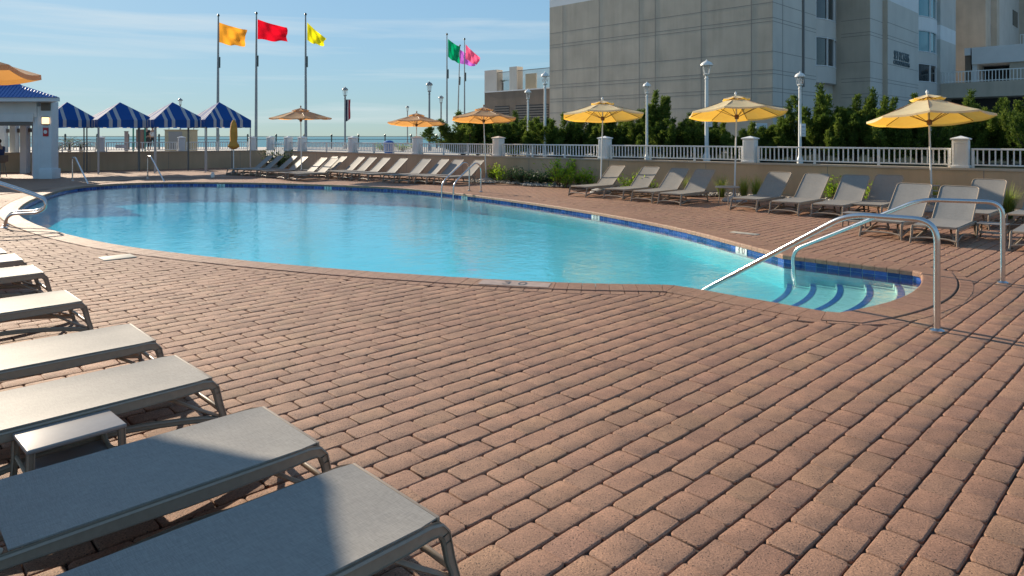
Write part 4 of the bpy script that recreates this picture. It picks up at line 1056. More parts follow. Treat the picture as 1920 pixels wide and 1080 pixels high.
lampon = mat('lit_wall_lamp', (.9,.6,.3), .5); lampon.node_tree.nodes['Principled BSDF'].inputs['Emission Color'].default_value = (1,.62,.30,1); lampon.node_tree.nodes['Principled BSDF'].inputs['Emission Strength'].default_value = 1.1
t2_ = thing('wall_lamp', 'small glowing square lamp on the corner pier of the bar', 'wall lamp', (hx-.03, 28.14, 2.27))
mb = MB(); mb.box(-.10, .12, -.06, .055, 0, .27); mb.build('lamp_glass', lampon, t2_, bevel=.01)
mb = MB(); mb.box(-.12, .14, -.07, .058, .27, .30); mb.box(-.12, .14, -.07, .058, -.03, 0); mb.build('lamp_frame', hut_dark, t2_)
t3_ = thing('fire_sign', 'small red and white sign under the lamp on the bar pier', 'sign', (hx-.04, 28.18, 1.76))
mb = MB(); mb.box(-.11, .11, -.01, .015, 0, .36); mb.build('panel', mat('sign_red', (.45,.03,.04), .5), t3_, bevel=.004)
mb = MB().lathe([(.075,0),(.075,.006)], 20); mb.v = [(x, -.014-z, y+.18) for x, y, z in mb.v]; mb.build('emblem', sign_w, t3_)
# ================================================================ CONDOMINIUM
MU = Matrix(((S2, S2, 0, 0),(-S2, S2, 0, 0),(0,0,1,0),(0,0,0,1)))
T = thing('condominium', 'tall grey beige condominium tower with white bands and curved window bays', 'building', UV(-17.04, 38.1, 0))
OB = Vector(UV(-17.04, 38.1, 0))
def ub(name, u0, u1, v0, v1, z0, z1, m, par=None, root=None, O=None):
    mb = MB(); mb.box(u0, u1, v0, v1, z0, z1, MU); o = O or OB; mb.v = [(x-o.x, y-o.y, z) for x, y, z in mb.v]
    return fixn(mb.build(name, m, par or root or T))
def u_on_V(px, V):  tt = (px-960)/F; Y = V*math.sqrt(2)/(1+tt); return (tt*Y-Y)*S2
def v_on_U(px, U):  tt = (px-960)/F; Y = -U*math.sqrt(2)/(1-tt); return (tt*Y+Y)*S2
UL = u_on_V(1030.5, 38.1); TOP = 30
A0 = ub('wall', UL, -17.04, 38.1, 44.5, 0, 11.4, bld_tan) if False else None
# main block: end wall (left facing) and right-facing wall, brighter light painted in as paler concrete
bld_mid = mat('lit_side_concrete', (.58,.55,.50), .8, build=concrete((.58,.55,.50), .07))  # paler copy of the taupe: light on right-facing sides put into the colour
ub('end_wall', UL, -17.06, 38.1, 44.38, 0, 11.39, bld_tan); ub('lit_side_wall', -17.06, -17.04, 38.12, 44.4, 0, 11.39, bld_mid)
ub('end_wall_upper', UL, -17.04, 38.1, 44.4, 11.39, 12.9, bld_white); ub('tower_wall', UL+.02, -17.06, 38.12, 44.4, 12.9, TOP, bld_lt)
ub('core_wall', UL+2, -17.3, 44.4, 75, 0, TOP, bld_lt)
ub('return_wall', -17.3, -14.92, 47.8, 50.28, 0, 11.0, bld_tan); ub('return_side', -14.92, -14.9, 47.82, 50.3, 0, 11.0, bld_mid); ub('return_wall_upper', -17.3, -14.9, 47.8, 50.3, 11.0, 12.3, bld_white); ub('return_wall_top', -17.3, -14.92, 47.82, 50.3, 12.3, TOP, bld_lt)  # right side slab paler: its brighter light is painted
VC = v_on_U(1722, -14.6); VD = v_on_U(1762, -14.35); VE = v_on_U(1792, -14.3)
ub('sign_return', -17.3, -14.62, 50.3, 50.4, 0, 10.95, bld_tan); ub('sign_wall', -17.3, -14.6, 50.4, VC, 0, 10.95, bld_mid); ub('sign_wall_upper', -17.3, -14.6, 50.3, VC, 10.95, 12.5, bld_white); ub('sign_wall_top', -17.3, -14.62, 50.3, VC, 12.5, TOP, bld_lt)  # sign wall paler than its return, the light difference painted in
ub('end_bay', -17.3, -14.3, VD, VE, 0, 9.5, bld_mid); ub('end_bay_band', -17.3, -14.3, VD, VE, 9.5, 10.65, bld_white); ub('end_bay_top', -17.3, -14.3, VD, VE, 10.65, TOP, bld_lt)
def bay(v0, v1, u0, bul, bands):
    """curved bay: list of (z0, z1, material, name)"""
    K = 12
    def pt(k, e=0): s_ = k/K; return u0+bul*math.sin(math.pi*s_)**.8+e, v0+(v1-v0)*s_
    for z0, z1, m, nm in bands:
        e = 0 if 'window' not in nm else -.08
        mb = MB(); pf = [pt(k, e) for k in range(K+1)]; pb = [(u0-.6, v1), (u0-.6, v0)]
        mb.prism([UV(*q)[:2] for q in pf+pb], z0, z1); mb.v = [(x-OB.x, y-OB.y, z) for x, y, z in mb.v]; o = fixn(mb.build(nm, m, T))
        if 'window' in nm:
            for k in (0, 4, 8, 12):
                a = pt(k, .0); mb = MB(); mb.box(a[0]-.09, a[0]+.01, a[1]-.035, a[1]+.035, z0, z1, MU); mb.v = [(x-OB.x, y-OB.y, z) for x, y, z in mb.v]; fixn(mb.build('window_mullion', bld_white, o))
            for zz_ in (z0+.02, z1-.07):
                mb = MB(); q = [pt(k, .012) for k in range(K+1)]+[pt(k, -.1) for k in range(K, -1, -1)]; mb.prism([UV(*r_)[:2] for r_ in q], zz_, zz_+.05); mb.v = [(x-OB.x, y-OB.y, z) for x, y, z in mb.v]; fixn(mb.build('window_frame', bld_white, o))
VA0, VA1 = 44.4, 47.8
ub('bay_base', -17.4, -17.25, VA0, VA1, 0, 5.2, bld_lt)
bay(VA0, VA1, -17.04, .35, [(5.2,6.25,bld_lt,'bay_wall'),(6.25,8.15,glass_dk,'bay_window'),(8.15,9.25,bld_lt,'bay_wall'),(9.25,11.2,glass_dk,'bay_window'),(11.2,12.3,bld_lt,'bay_wall'),(12.3,14.2,glass_dk,'bay_window')])
bay(VC, VD, -14.6, .45, [(0,5.85,bld_lt,'bay_wall'),(5.85,7.25,glass_dk,'bay_window'),(7.25,8.1,bld_lt,'bay_wall'),(8.1,9.75,glass_teal,'bay_window'),(9.75,10.75,bld_white,'bay_spandrel'),(10.75,12.4,glass_teal,'bay_window'),(12.4,TOP,bld_lt,'bay_wall')])
# casting joints: lines round the walls
mb = MB()
HZ = [3.49,4.31,4.52,5.34,5.56,6.62,8.34,8.55,9.42]
for z in HZ:
    mb.box(UL, -17.035, 38.095, 38.12, z, z+.035, MU)
    mb.box(-17.05, -17.035, 38.1, VA0, z, z+.03, MU)
    mb.box(-16.7, -14.896, 47.795, 47.82, z, z+.035, MU); mb.box(-14.91, -14.894, 47.8, 50.3, z, z+.03, MU); mb.box(-14.62, -14.594, 50.31, VC, z, z+.03, MU)
for px in (1055,1123,1198,1228,1314,1408):
    u_ = u_on_V(px, 38.1); mb.box(u_, u_+.04, 38.092, 38.12, 0.8, 11.38, MU)
for v_ in (39.4, 42.2): mb.box(-17.05, -17.032, v_, v_+.05, .8, 11.38, MU)
mb.v = [(x-OB.x, y-OB.y, z) for x, y, z in mb.v]; fixn(mb.build('panel_joint', groove, T))
ub('downpipe', -17.03, -16.93, 42.25, 42.37, 4.8, 20, mat('pipe_grey', (.2,.2,.2), .5))
# lettering on the wall
def on_face(name, s_, px, py, U, size, ex=.03):
    V = v_on_U(px, U); p = Vector(UV(U+.03, V)); Y = p.y
    M = Matrix(((S2, 0, S2, p.x-OB.x),(S2, 0, -S2, p.y-OB.y),(0,1,0,zy(py, Y)),(0,0,0,1)))
    return text(name, s_, mat('bronze_letters', (.10,.14,.16), .4), T, M, size, ex)
o = on_face('lettering', 'SEY OCEANS', 1690, 107, -14.6, .86); 
def squeeze(o, k):
    c = sum((Vector(v.co) for v in o.data.vertices), Vector())/len(o.data.vertices); d = Vector((S2, S2, 0))
    for v in o.data.vertices: r_ = v.co-c; v.co = v.co-d*(r_.dot(d)*(1-k))
squeeze(o, .70)
o = on_face('lettering', 'CONDOMINIUMS', 1690, 120, -14.6, .42); squeeze(o, 1.12)
# louvred terrace wing on the left
WG = thing('terrace_wing', 'low brown wing with louvred openings and a roof terrace left of the tower', 'building', UV(UL, 38.9, 0)); OW = Vector(UV(UL, 38.9, 0))
def wb(name, u0, u1, v0, v1, z0, z1, m, par=None): return ub(name, u0, u1, v0, v1, z0, z1, m, par, WG, OW)
UW = u_on_V(908.5, 38.9); brown = mat('brown_concrete', (.20,.155,.12), .85, build=concrete((.20,.155,.12), .15))
wb('wall', UW, UL+.5, 38.9, 44, 0, 5.42, brown); wb('wall_coping', UW-.03, UL+.5, 38.87, 44, 5.42, 5.5, bld_white)
for a, b in ((928,955),(967,1029)):
    u0, u1 = u_on_V(a, 38.9), u_on_V(b, 38.9); q = wb('louvre_opening', u0, u1, 38.885, 38.93, .8, 4.25, dark_void)  # dark slab stands for the shade behind the slats
    for k in range(17): z = .85+k*.2; wb('louvre_slat', u0, u1, 38.84, 38.88, z, z+.11, louver_m, q)
for a, b, h in ((908.5,931,1.95),(955,969,2.05)):
    wb('terrace_pier', u_on_V(a, 38.9), u_on_V(b, 38.9), 38.9, 39.6, 5.5, 5.42+h*.95, bld_mid)
u0, u1 = u_on_V(931, 38.9), UL+.3
wb('terrace_rail', u0, u1, 39.0, 39.05, 7.0, 7.05, grey_metal); 
for k in range(60):
    u_ = u0+(u1-u0)*k/60; wb('rail_bar', u_, u_+.025, 39.01, 39.04, 5.5, 7.0, grey_metal)
wb('terrace_screen', u_on_V(985, 40.5), u_on_V(1005, 40.5), 40.5, 40.6, 5.5, 6.9, mat('beige_screen', (.6,.52,.35), .8))
# garage terrace on the right
GT = thing('parking_terrace', 'concrete terrace with white railing above a dark carport on the right', 'building', UV(-14.3, 62.4, 0)); OG = Vector(UV(-14.3, 62.4, 0))
def gb(name, u0, u1, v0, v1, z0, z1, m, par=None): return ub(name, u0, u1, v0, v1, z0, z1, m, par, GT, OG)
gb('deck_slab', -14.28, 30, 62.4, 69.9, 4.8, 5.95, bld_tan); gb('carport_back', -14.2, 30, 65.5, 65.8, .7, 4.8, dark_void)  # carport back coloured near black for the shade within
for u_ in (-6, 4, 14, 24): gb('carport_column', u_, u_+.7, 62.6, 63.3, .7, 4.8, bld_tan)
q = gb('terrace_railing', -14.2, 14, 62.45, 62.52, 6.78, 6.85, white); 
for k in range(99): u_ = -14.2+k*.22; gb('rail_bar', u_, u_+.05, 62.46, 62.51, 5.95, 6.78, white)
gb('rail_foot', -14.2, 14, 62.45, 62.52, 6.02, 6.08, white)
u_s = u_on_V(1822, 70)
gb('upper_parapet', u_s, 30, 70, 80, 8.0, 9.45, bld_white); gb('upper_wall', -14.2, u_s-.1, 70.2, 80, 5.95, 8.8, brown); gb('upper_band', -14.2, u_s-.1, 70.0, 80, 8.8, 9.45, bld_white)
gb('opening_back', u_s, 30, 73.5, 73.8, 5.95, 8.0, dark_void); gb('opening_pier', u_s, u_s+.35, 70.2, 73, 5.95, 8.0, bld_white)
for px in (1892,): a = u_on_V(px, 70); gb('opening_pier', a, a+2.3, 70.2, 71, 5.95, 8.0, bld_tan)
gb('upper_railing', u_on_V(1912, 70), 30, 70.1, 70.15, 10.2, 10.26, white)
for k in range(40): u_ = u_on_V(1912, 70)+k*.2; gb('rail_bar', u_, u_+.04, 70.1, 70.15, 9.45, 10.2, white)
T2 = thing('rear_tower', 'rear tower of the condominium seen above the parking terrace', 'building', UV(-14, 80, 0)); OR_ = Vector(UV(-14, 80, 0))
def rb(name, u0, u1, v0, v1, z0, z1, m, par=None): return ub(name, u0, u1, v0, v1, z0, z1, m, par, T2, OR_)
ua = u_on_V(1848, 82); rb('tower_wall', -40, ua, 82, 84, 0, 35, bld_tan); rb('lit_side_wall', -40, ua-.02, 84, v_on_U(1911, ua)+.2, 0, 35, bld_lt)  # right-facing side paler, brighter light painted into the concrete tone
ub_ = v_on_U(1908, ua)
rb('side_wing', ua-.1, ua+8, v_on_U(1911, ua), 110, 0, 35, bld_tan)
rb('pilaster', ua-.02, ua+.5, v_on_U(1858, ua), v_on_U(1863, ua), 0, 35, bld_tan)
for za_, zb_ in ((8.0+3.6, 13.4),(15.0,16.9),(18.6,20.5),(22,24)):
    v_ = v_on_U(1899, ua); w_ = rb('window', ua-.05, ua+.02, v_, v_on_U(1908, ua), za_+3, zb_+3, glass_dk)
# car port bits: white fence seen between junipers
t = thing('white_fence', 'white picket fence behind the junipers by the condominium corner', 'fence', at(1478, 34, .76), R(8))
for z in (.35, 1.15): 
    mb = MB(); mb.box(-1.2, 1.2, -.02, .02, z, z+.05); mb.build('fence_rail', white, t)
for k in range(22):
    mb = MB(); mb.box(-1.2+k*.112, -1.2+k*.112+.03, -.015, .015, .2, 1.28); mb.build('picket', white, t)

# ================================================================ PLANTS
def leaf_mat(name, c0, c1, c2, tr=.3):
    def f(nt, b):
        L = nt.links.new; a = N(nt, 'ShaderNodeAttribute', attribute_name='tint'); cr = N(nt, 'ShaderNodeValToRGB'); e = cr.color_ramp.elements
        e[0].color = (*c0,1); e[1].color = (*c2,1); q = e.new(.55); q.color = (*c1,1); L(a.outputs['Fac'], cr.inputs[0]); L(cr.outputs[0], b.inputs['Base Color'])
        t_ = N(nt, 'ShaderNodeBsdfTranslucent'); L(cr.outputs[0], t_.inputs['Color']); mx = N(nt, 'ShaderNodeMixShader', ins={'Fac': tr}); o = nt.nodes['Material Output']
        L(b.outputs[0], mx.inputs[1]); L(t_.outputs[0], mx.inputs[2]); L(mx.outputs[0], o.inputs[0])
    return mat(name, c1, .6, build=f)
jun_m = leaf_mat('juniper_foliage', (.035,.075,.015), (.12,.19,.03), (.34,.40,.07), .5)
bark = mat('bark', (.12,.085,.06), .9, build=vary(12, .3, .4))
shrub_m = leaf_mat('shrub_leaves', (.10,.20,.02), (.28,.45,.03), (.50,.62,.06), .55)
grass_m = leaf_mat('grass_blades', (.10,.15,.03), (.25,.33,.06), (.42,.45,.12), .5)
palm_m = leaf_mat('palm_leaves', (.04,.07,.02), (.10,.15,.04), (.22,.26,.08), .4)
class Leaves:
    def __init__(s): s.v = []; s.t = []
    def sprig(s, p, d, L_, w_, tint, rg):
        """three narrow scale-leaf blades round a growing direction"""
        d = d.normalized(); a = d.cross(Vector((rg.uniform(-1,1), rg.uniform(-1,1), rg.uniform(-1,1)))).normalized(); b = d.cross(a)
        for k in range(2):
            ang = k*math.pi/2+rg.uniform(-.3,.3); q = (a*math.cos(ang)+b*math.sin(ang))*w_
            s.v += [p-q*.4, p+d*L_*.55-q, p+d*L_, p+d*L_*.5+q]; s.t.append(tint)
    def leaf(s, p, d, up, L_, w_, tint):
        d = d.normalized(); q = d.cross(up).normalized()*w_; s.v += [p, p+d*L_*.5-q, p+d*L_, p+d*L_*.5+q]; s.t.append(tint)
    def build(s, name, m, par):
        n_ = len(s.t); me = bpy.data.meshes.new(name); co = np.array([tuple(v) for v in s.v], dtype=np.float32)
        me.vertices.add(len(co)); me.vertices.foreach_set('co', co.ravel()); me.loops.add(4*n_); me.loops.foreach_set('vertex_index', np.arange(4*n_, dtype=np.int32))
        me.polygons.add(n_); me.polygons.foreach_set('loop_start', np.arange(0, 4*n_, 4, dtype=np.int32)); me.polygons.foreach_set('loop_total', np.full(n_, 4, dtype=np.int32)); me.update(calc_edges=True)
        a = me.attributes.new('tint', 'FLOAT', 'FACE'); a.data.foreach_set('value', np.clip(s.t, 0, 1)); me.materials.append(m)
        o = bpy.data.objects.new(name, me); C.objects.link(o)
        if par: o.parent = par
        return o
def make_juniper(label, seed, plumes=16, H=3.2, spread=1.3, upright=.5, dens=1.0):
    rg = random.Random(seed); t = thing('juniper', label, 'juniper', group='junipers behind the balustrade')
    lv = Leaves(); tr = MB(); tr.tube([(0,0,0),(.05,0,H*.25),(-.04,.05,H*.55)], [.09,.07,.03], 7)
    for k in range(plumes):
        a = rg.uniform(0, 2*math.pi); base = Vector((rg.uniform(-.1,.1), rg.uniform(-.1,.1), rg.uniform(.05,.35)*H))
        out_ = rg.uniform(.25, 1)*spread; top = H*rg.choice([rg.uniform(.3,.6), rg.uniform(.55,.92)]) if k else H
        if k == 0: out_ = .12
        d = Vector((math.cos(a), math.sin(a), 0)); tw = rg.uniform(-.25, .25)
        pts = [base, base+d*out_*.6+Vector((0,0,(top-base.z)*.25)), base+d*out_*(1-.2*upright)+Vector((tw*.4,0,(top-base.z)*.65)), base+d*out_*(1.02-.1*upright)+Vector((tw,tw*.6,top-base.z))]
        path = bez(pts, 6); tr.tube([p for p in path[:-4]], [.03*(1-i/len(path)*.8) for i in range(len(path)-4)], 5)
        pt = rg.uniform(-.14, .12); n_ = len(path)
        for i in range(2, n_):
            f = i/(n_-1); rad = .25*min(1, f*2.2)*(1.02-f)**.55*rg.uniform(.6, 1.2)
            ax = (path[i]-path[i-1]).normalized()
            for c_ in range(int(5*dens)):     # small side tufts round the plume
                ph = rg.uniform(0, 6.28); e = ax.orthogonal().normalized(); e = Matrix.Rotation(ph, 3, ax)@e
                q = path[i-1].lerp(path[i], rg.random())+e*rad*rg.uniform(.35, .95); gd = (ax*1.2+e*.55+Vector((0,0,.35))).normalized()
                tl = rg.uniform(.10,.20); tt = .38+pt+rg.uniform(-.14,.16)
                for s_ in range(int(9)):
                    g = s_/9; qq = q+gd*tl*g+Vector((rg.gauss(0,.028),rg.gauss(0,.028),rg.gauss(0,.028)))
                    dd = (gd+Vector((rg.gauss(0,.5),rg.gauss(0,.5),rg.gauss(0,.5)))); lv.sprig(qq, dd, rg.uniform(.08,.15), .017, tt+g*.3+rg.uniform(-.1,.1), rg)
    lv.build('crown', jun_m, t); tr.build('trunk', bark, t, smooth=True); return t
js = [make_juniper('x', 11, 22, 3.1, 1.15, .8, 1.5), make_juniper('x', 23, 25, 2.6, 1.5, .3, 1.5), make_juniper('x', 37, 17, 3.4, .7, 1.0, 1.6), make_juniper('x', 51, 26, 2.3, 1.6, .1, 1.5)]
# px, top py, distance, prototype, width factor, label
hedge = [(868,217,34,1,1.25,'spreading dark juniper at the left end of the hedge, under the pink flag'),(925,232,34,3,1.0,'low dark juniper under the tan umbrella'),
 (972,216,36,0,.95,'juniper in front of the louvred wing, between the two white lamp posts'),(1003,228,35,3,1.0,'low juniper right behind the lamp post at the corner of the grey wall'),(1050,221,32,1,.95,'bushy juniper at the left foot of the grey wall'),
 (1093,224,31.5,3,1.0,'dark juniper left under the leftmost bright yellow umbrella'),(1127,222,31,0,.85,'dark juniper behind the pole of the leftmost bright yellow umbrella'),(1160,228,31,1,.9,'dark juniper right under the leftmost bright yellow umbrella'),
 (1192,215,30,0,.85,'juniper left of the second white lamp post'),(1229,180,29,2,.85,'tallest twisted juniper standing before the grey wall'),(1256,230,28.5,1,.85,'low juniper right of the tallest twisted juniper'),
 (1294,221,28,0,.8,'juniper left behind the lamp post with the blue lined notice'),(1325,226,29.5,3,.75,'low juniper directly behind the lamp post with the blue lined notice'),
 (1412,238,27,3,.75,'low dark juniper behind the capped pillar before the condominium'),(1446,243,28,3,.8,'low wind swept juniper left of the third white lamp post'),
 (1487,199,27,0,.75,'bright green juniper just left of the lamp post at the condominium corner'),(1545,173,26,0,.95,'tall bright green juniper before the dark window bay'),(1574,214,25.5,1,.6,'bushy juniper between two tall bright green ones'),
 (1603,188,25.5,2,.95,'bright green juniper in front of the brown return wall'),(1640,178,25,0,.8,'tall juniper left behind the biggest yellow umbrella'),(1678,213,24.5,1,.75,'juniper under the left half of the biggest yellow umbrella'),
 (1722,186,25,2,.8,'juniper hidden behind the biggest yellow umbrella'),(1768,222,24,1,.7,'juniper right of the biggest yellow umbrella pole'),(1815,182,25,0,.85,'tall juniper before the dark carport'),(1850,214,24,3,.75,'low juniper right of the tall one before the carport'),
 (1893,200,23.5,1,.7,'juniper near the right edge, beside the low one'),(1921,186,23,0,.75,'tall bright juniper at the right edge of the photo'),(1960,200,22,1,.7,'juniper just outside the right edge')]
Hs = [3.1,2.6,3.4,2.3]; used = set(); rj = random.Random(9)
for px, top, Y, k, wf, lb in hedge:
    z1 = zy(top, Y); sz = (z1-.7)/(Hs[k]*.97); wf_ = max(.7, min(1.4, wf*1.18)); loc = at(px, Y, .74); ro = rj.uniform(0, 6.28)
    if k not in used: used.add(k); js[k]['label'] = lb; js[k].location = loc; js[k].rotation_euler.z = ro; js[k].scale = (wf_, wf_, sz)
    else: dup(js[k], loc, ro, lb, scale=(wf_, wf_, sz))
# dark planting ground under the hedge
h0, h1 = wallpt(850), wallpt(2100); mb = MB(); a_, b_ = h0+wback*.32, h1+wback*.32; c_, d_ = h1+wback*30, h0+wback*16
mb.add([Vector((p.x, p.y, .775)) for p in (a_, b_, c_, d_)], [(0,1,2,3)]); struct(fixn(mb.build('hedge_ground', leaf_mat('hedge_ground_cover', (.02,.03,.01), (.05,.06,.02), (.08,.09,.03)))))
# bed along the wall
bed0, bed1 = wallpt(915), wallpt(2100); bd = (bed1-bed0).normalized(); blen = (bed1-bed0).length
def bedp(s, o, z=0): return bed0+bd*s+wn*o+Vector((0,0,z))
soil = mat('bed_soil', (.13,.10,.075), .95, build=vary(9, .3, .5))
mb = MB(); ns = 60; ed = [1.35+.22*math.sin(k*.7)+.12*math.sin(k*1.9+1) for k in range(ns+1)]
mb.add([bedp(blen*k/ns, 0, .05) for k in range(ns+1)]+[bedp(blen*k/ns, ed[k]*.8, .045) for k in range(ns+1)]+[bedp(blen*k/ns, ed[k], .006) for k in range(ns+1)],
       [(k, k+1, ns+2+k, ns+1+k) for k in range(ns)]+[(ns+1+k, ns+2+k, 2*ns+3+k, 2*ns+2+k) for k in range(ns)])
struct(fixn(mb.build('planting_bed', soil)))
rock_m = mat('river_rock', (.34,.32,.29), .8, build=None)
def rock_nodes(nt, b):
    L = nt.links.new; a = N(nt, 'ShaderNodeAttribute', attribute_name='tint'); cr = N(nt, 'ShaderNodeValToRGB'); e = cr.color_ramp.elements; e[0].color = (.17,.155,.14,1); e[1].color = (.52,.48,.42,1); L(a.outputs['Fac'], cr.inputs[0]); L(cr.outputs[0], b.inputs['Base Color'])
rock_nodes(rock_m.node_tree, rock_m.node_tree.nodes['Principled BSDF'])
rg = random.Random(6); bm = bmesh.new(); bmesh.ops.create_icosphere(bm, subdivisions=1, radius=1); iv = [v.co.copy() for v in bm.verts]; ifc = [tuple(v.index for v in f.verts) for f in bm.faces]; bm.free()
mb = MB(); tint = []
for k in range(3200):
    s_ = rg.uniform(0, blen); kk = int(s_/blen*ns); o_ = ed[kk]*rg.uniform(.35, 1.02)**.8; r_ = rg.uniform(.018, .05)*(1.4 if rg.random() < .12 else 1)
    c = bedp(s_, o_, .045*(1 if o_ < ed[kk]*.8 else .5)+r_*.3); rot = Matrix.Rotation(rg.uniform(0, 6), 3, 'Z'); sc3 = Vector((rg.uniform(.8,1.4), rg.uniform(.7,1.1), rg.uniform(.5,.8)))*r_
    mb.add([c+rot@Vector((v.x*sc3.x*rg.uniform(.85,1.15), v.y*sc3.y*rg.uniform(.85,1.15), v.z*sc3.z)) for v in iv], ifc); tint += [rg.random()]*len(ifc)
o = mb.build('gravel', rock_m, attr=tint, smooth=True, angle=60); o['kind'] = 'stuff'
def make_shrub(label, seed, r=.36, h=.45, n_=420, m=shrub_m, spike=False):
    rg = random.Random(seed); t = thing('shrub', label, 'shrub', group='small shrubs in the bed'); lv = Leaves(); st = MB()
    for k in range(16):
        a = rg.uniform(0, 6.28); d = Vector((math.cos(a)*rg.uniform(.2,1)*r, math.sin(a)*rg.uniform(.2,1)*r, h*rg.uniform(.5,1)))
        if spike: d = Vector((d.x*.25, d.y*.25, h*rg.uniform(.7,1)))
        st.tube([(0,0,0), tuple(d*.5+Vector((0,0,h*.1))), tuple(d)], [.008,.006,.003], 4)
        for j in range(n_//16):
            f = rg.uniform(.3, 1.02); p = d*f+Vector((rg.gauss(0,.05),rg.gauss(0,.05),rg.gauss(0,.04))); dd = Vector((d.x*2+rg.gauss(0,.5), d.y*2+rg.gauss(0,.5), rg.uniform(0,.9)))
            lv.leaf(p, dd, Vector((rg.gauss(0,.3),rg.gauss(0,.3),1)), rg.uniform(.05,.10), rg.uniform(.012,.024), .25+f*.35+rg.uniform(-.2,.25))
    lv.build('leaves', m, t); st.build('stem', bark, t); return t
dshrub = leaf_mat('dark_shrub_leaves', (.02,.05,.02), (.045,.09,.035), (.09,.15,.06), .3)
sA = make_shrub('x', 1); sB = make_shrub('x', 2, .42, .40, 520, dshrub); sC = make_shrub('x', 3, .25, .75, 380, shrub_m, True)
sh = [(924,340,sA,'bright green leafy shrub just right of the white umbrella base'),(942,342,sA,'second bright green shrub from the left in the wall bed'),(960,344,sB,'dark green shrub, first after the two bright ones at the left of the bed'),
 (978,345.5,sB,'dark green shrub left of the middle of the bed'),(997,346.5,sB,'dark green shrub, third of the dark run in the bed'),(1015,347.5,sB,'dark green shrub, fourth of the dark run in the bed'),(1030,348,sB,'last dark green shrub before the bright yellow green ones'),
 (1046,350.5,sA,'biggest bright yellow green shrub at the bed front'),(1072,347,sC,'tall slender bright green shrub in the bed'),(1045,347,sC,'slim pointed green shrub behind the biggest bright one'),(1062,352,sA,'bright green shrub right of the biggest bright one'),
 (1085,350,sA,'bright green shrub near the foot of the shaded lounger'),(1105,352,sA,'bright green shrub at the leftmost bright yellow umbrella pole'),(1179,362,sA,'small bright shrub seen between the first two loungers'),
 (1480,368,sA,'round bright green bush between two loungers right of the round table'),(1567,377,sA,'round green bush left of the third lounger back'),(1634,386,sA,'round bright green bush left of the rear lounger by the umbrella'),
 (1215,366,sA,'small shrub behind the second lounger from the bed plants'),(528,316,sB,'dark shrub by the gate behind the far loungers')]
us = set()
for px, py, pr, lb in sh:
    loc = Vector(W(px, py)); loc.z = .03 if px > 600 else 0; sc_ = rg.uniform(1.1, 1.4)*(1.5 if px in (1046,) else 1)*(1.9 if px == 528 else 1)
    if pr.name not in us: us.add(pr.name); pr['label'] = lb; pr.location = loc; pr.scale = (sc_,)*3
    else: dup(pr, loc, rg.uniform(0, 6), lb, scale=sc_)
def make_grass(label, seed, h=.75):
    rg = random.Random(seed); t = thing('ornamental_grass', label, 'grass tuft', group='ornamental grass tufts in the bed'); vs = []; fs = []; ti = []
    for k in range(300):
        a = rg.uniform(0, 6.28); d = Vector((math.cos(a), math.sin(a), 0)); l_ = h*rg.uniform(.5, 1); b = rg.uniform(.05, .55); q = d.cross(Vector((0,0,1)))*.006; o = len(vs); p0 = d*rg.uniform(0,.08)
        for i in range(5):
            f = i/4; p = p0+d*b*l_*f**1.8+Vector((0,0,l_*(f-.25*b*f*f))); w_ = (1-f*.9); vs += [p-q*w_, p+q*w_]
        for i in range(4): fs.append((o+2*i, o+2*i+1, o+2*i+3, o+2*i+2)); ti.append(.25+.15*i+rg.uniform(-.1,.1))
    MB().add(vs, fs).build('blades', grass_m, t, attr=ti); return t
g0 = None
for px, py, lb in [(1353,371,'ornamental grass tuft right behind the half shaded lounger'),(1418,377,'ornamental grass tuft right of the round table umbrella pole'),(1395,374,'ornamental grass tuft just behind the round table'),(1262,366,'thin grass tuft between the second and third loungers'),(1205,361,'thin grass tuft behind the second lounger back'),
   (1752,395,'grass tuft behind the big yellow umbrella pole'),(1890,412,'grass tuft left of the rear lounger at the right edge'),(805,322,'grass tuft behind the far loungers left of the ladder'),(742,318,'grass tuft behind the middle of the far lounger row'),(667,312,'bright grass tuft between far lounger backs'),(1290,368,'thin grass tuft between the third and fourth lounger backs')]:
    loc = Vector(W(px, py)); loc.z = .02
    if g0 is None: g0 = make_grass(lb, 8); g0.location = loc
    else: dup(g0, loc, rg.uniform(0, 6), lb, scale=rg.uniform(.8, 1.15)*(.75 if py < 330 else 1))
# palms behind the left wall, and on the terrace
def make_palm(label, loc, seed, L_=1.5, trunk=.5, nf=16, grp='palms beyond the walls'):
    rg = random.Random(seed); t = thing('palm', label, 'palm', loc, 0, grp); lv = Leaves(); st = MB(); st.tube([(0,0,0),(0,0,trunk)], [.1,.08], 8)
    for k in range(nf):
        a = k*2.4+rg.uniform(-.3,.3); el = rg.uniform(.3, 1.4); d = Vector((math.cos(a), math.sin(a), 0)); pts = [Vector((0,0,trunk))+d*L_*f*math.cos(el*(1-.5*f))+Vector((0,0,L_*f*math.sin(el*(1-.35*f))-L_*.25*f*f)) for f in [i/10 for i in range(11)]]
        st.tube(pts, [.012*(1-.07*i) for i in range(11)], 4)
        for i in range(2, 11):
            for s_ in (-1, 1):
                for r2 in range(3): p = pts[i-1].lerp(pts[i], r2/3); ax = (pts[i]-pts[i-1]).normalized(); sd = ax.cross(Vector((0,0,1))).normalized()*s_; lv.leaf(p, ax*.9+sd*.8-Vector((0,0,.15)), Vector((0,0,1)), .30*L_/1.5*math.sin(math.pi*min(.95,.25+i/14)), .012, .4+rg.uniform(-.3,.4))
    lv.build('fronds', palm_m, t); st.build('trunk', bark, t); return t
make_palm('spiky palm shrub seen under the first two striped cabanas', at(130, 37.5, .76), 3, 1.25, .35)
make_palm('dry leaved palm right of the spiky one behind the left wall', at(152, 38.5, .76), 5, 1.0, .35, 20)
make_palm('low palm beside the bar building behind the wall', at(108, 36.5, .76), 7, .8, .2)
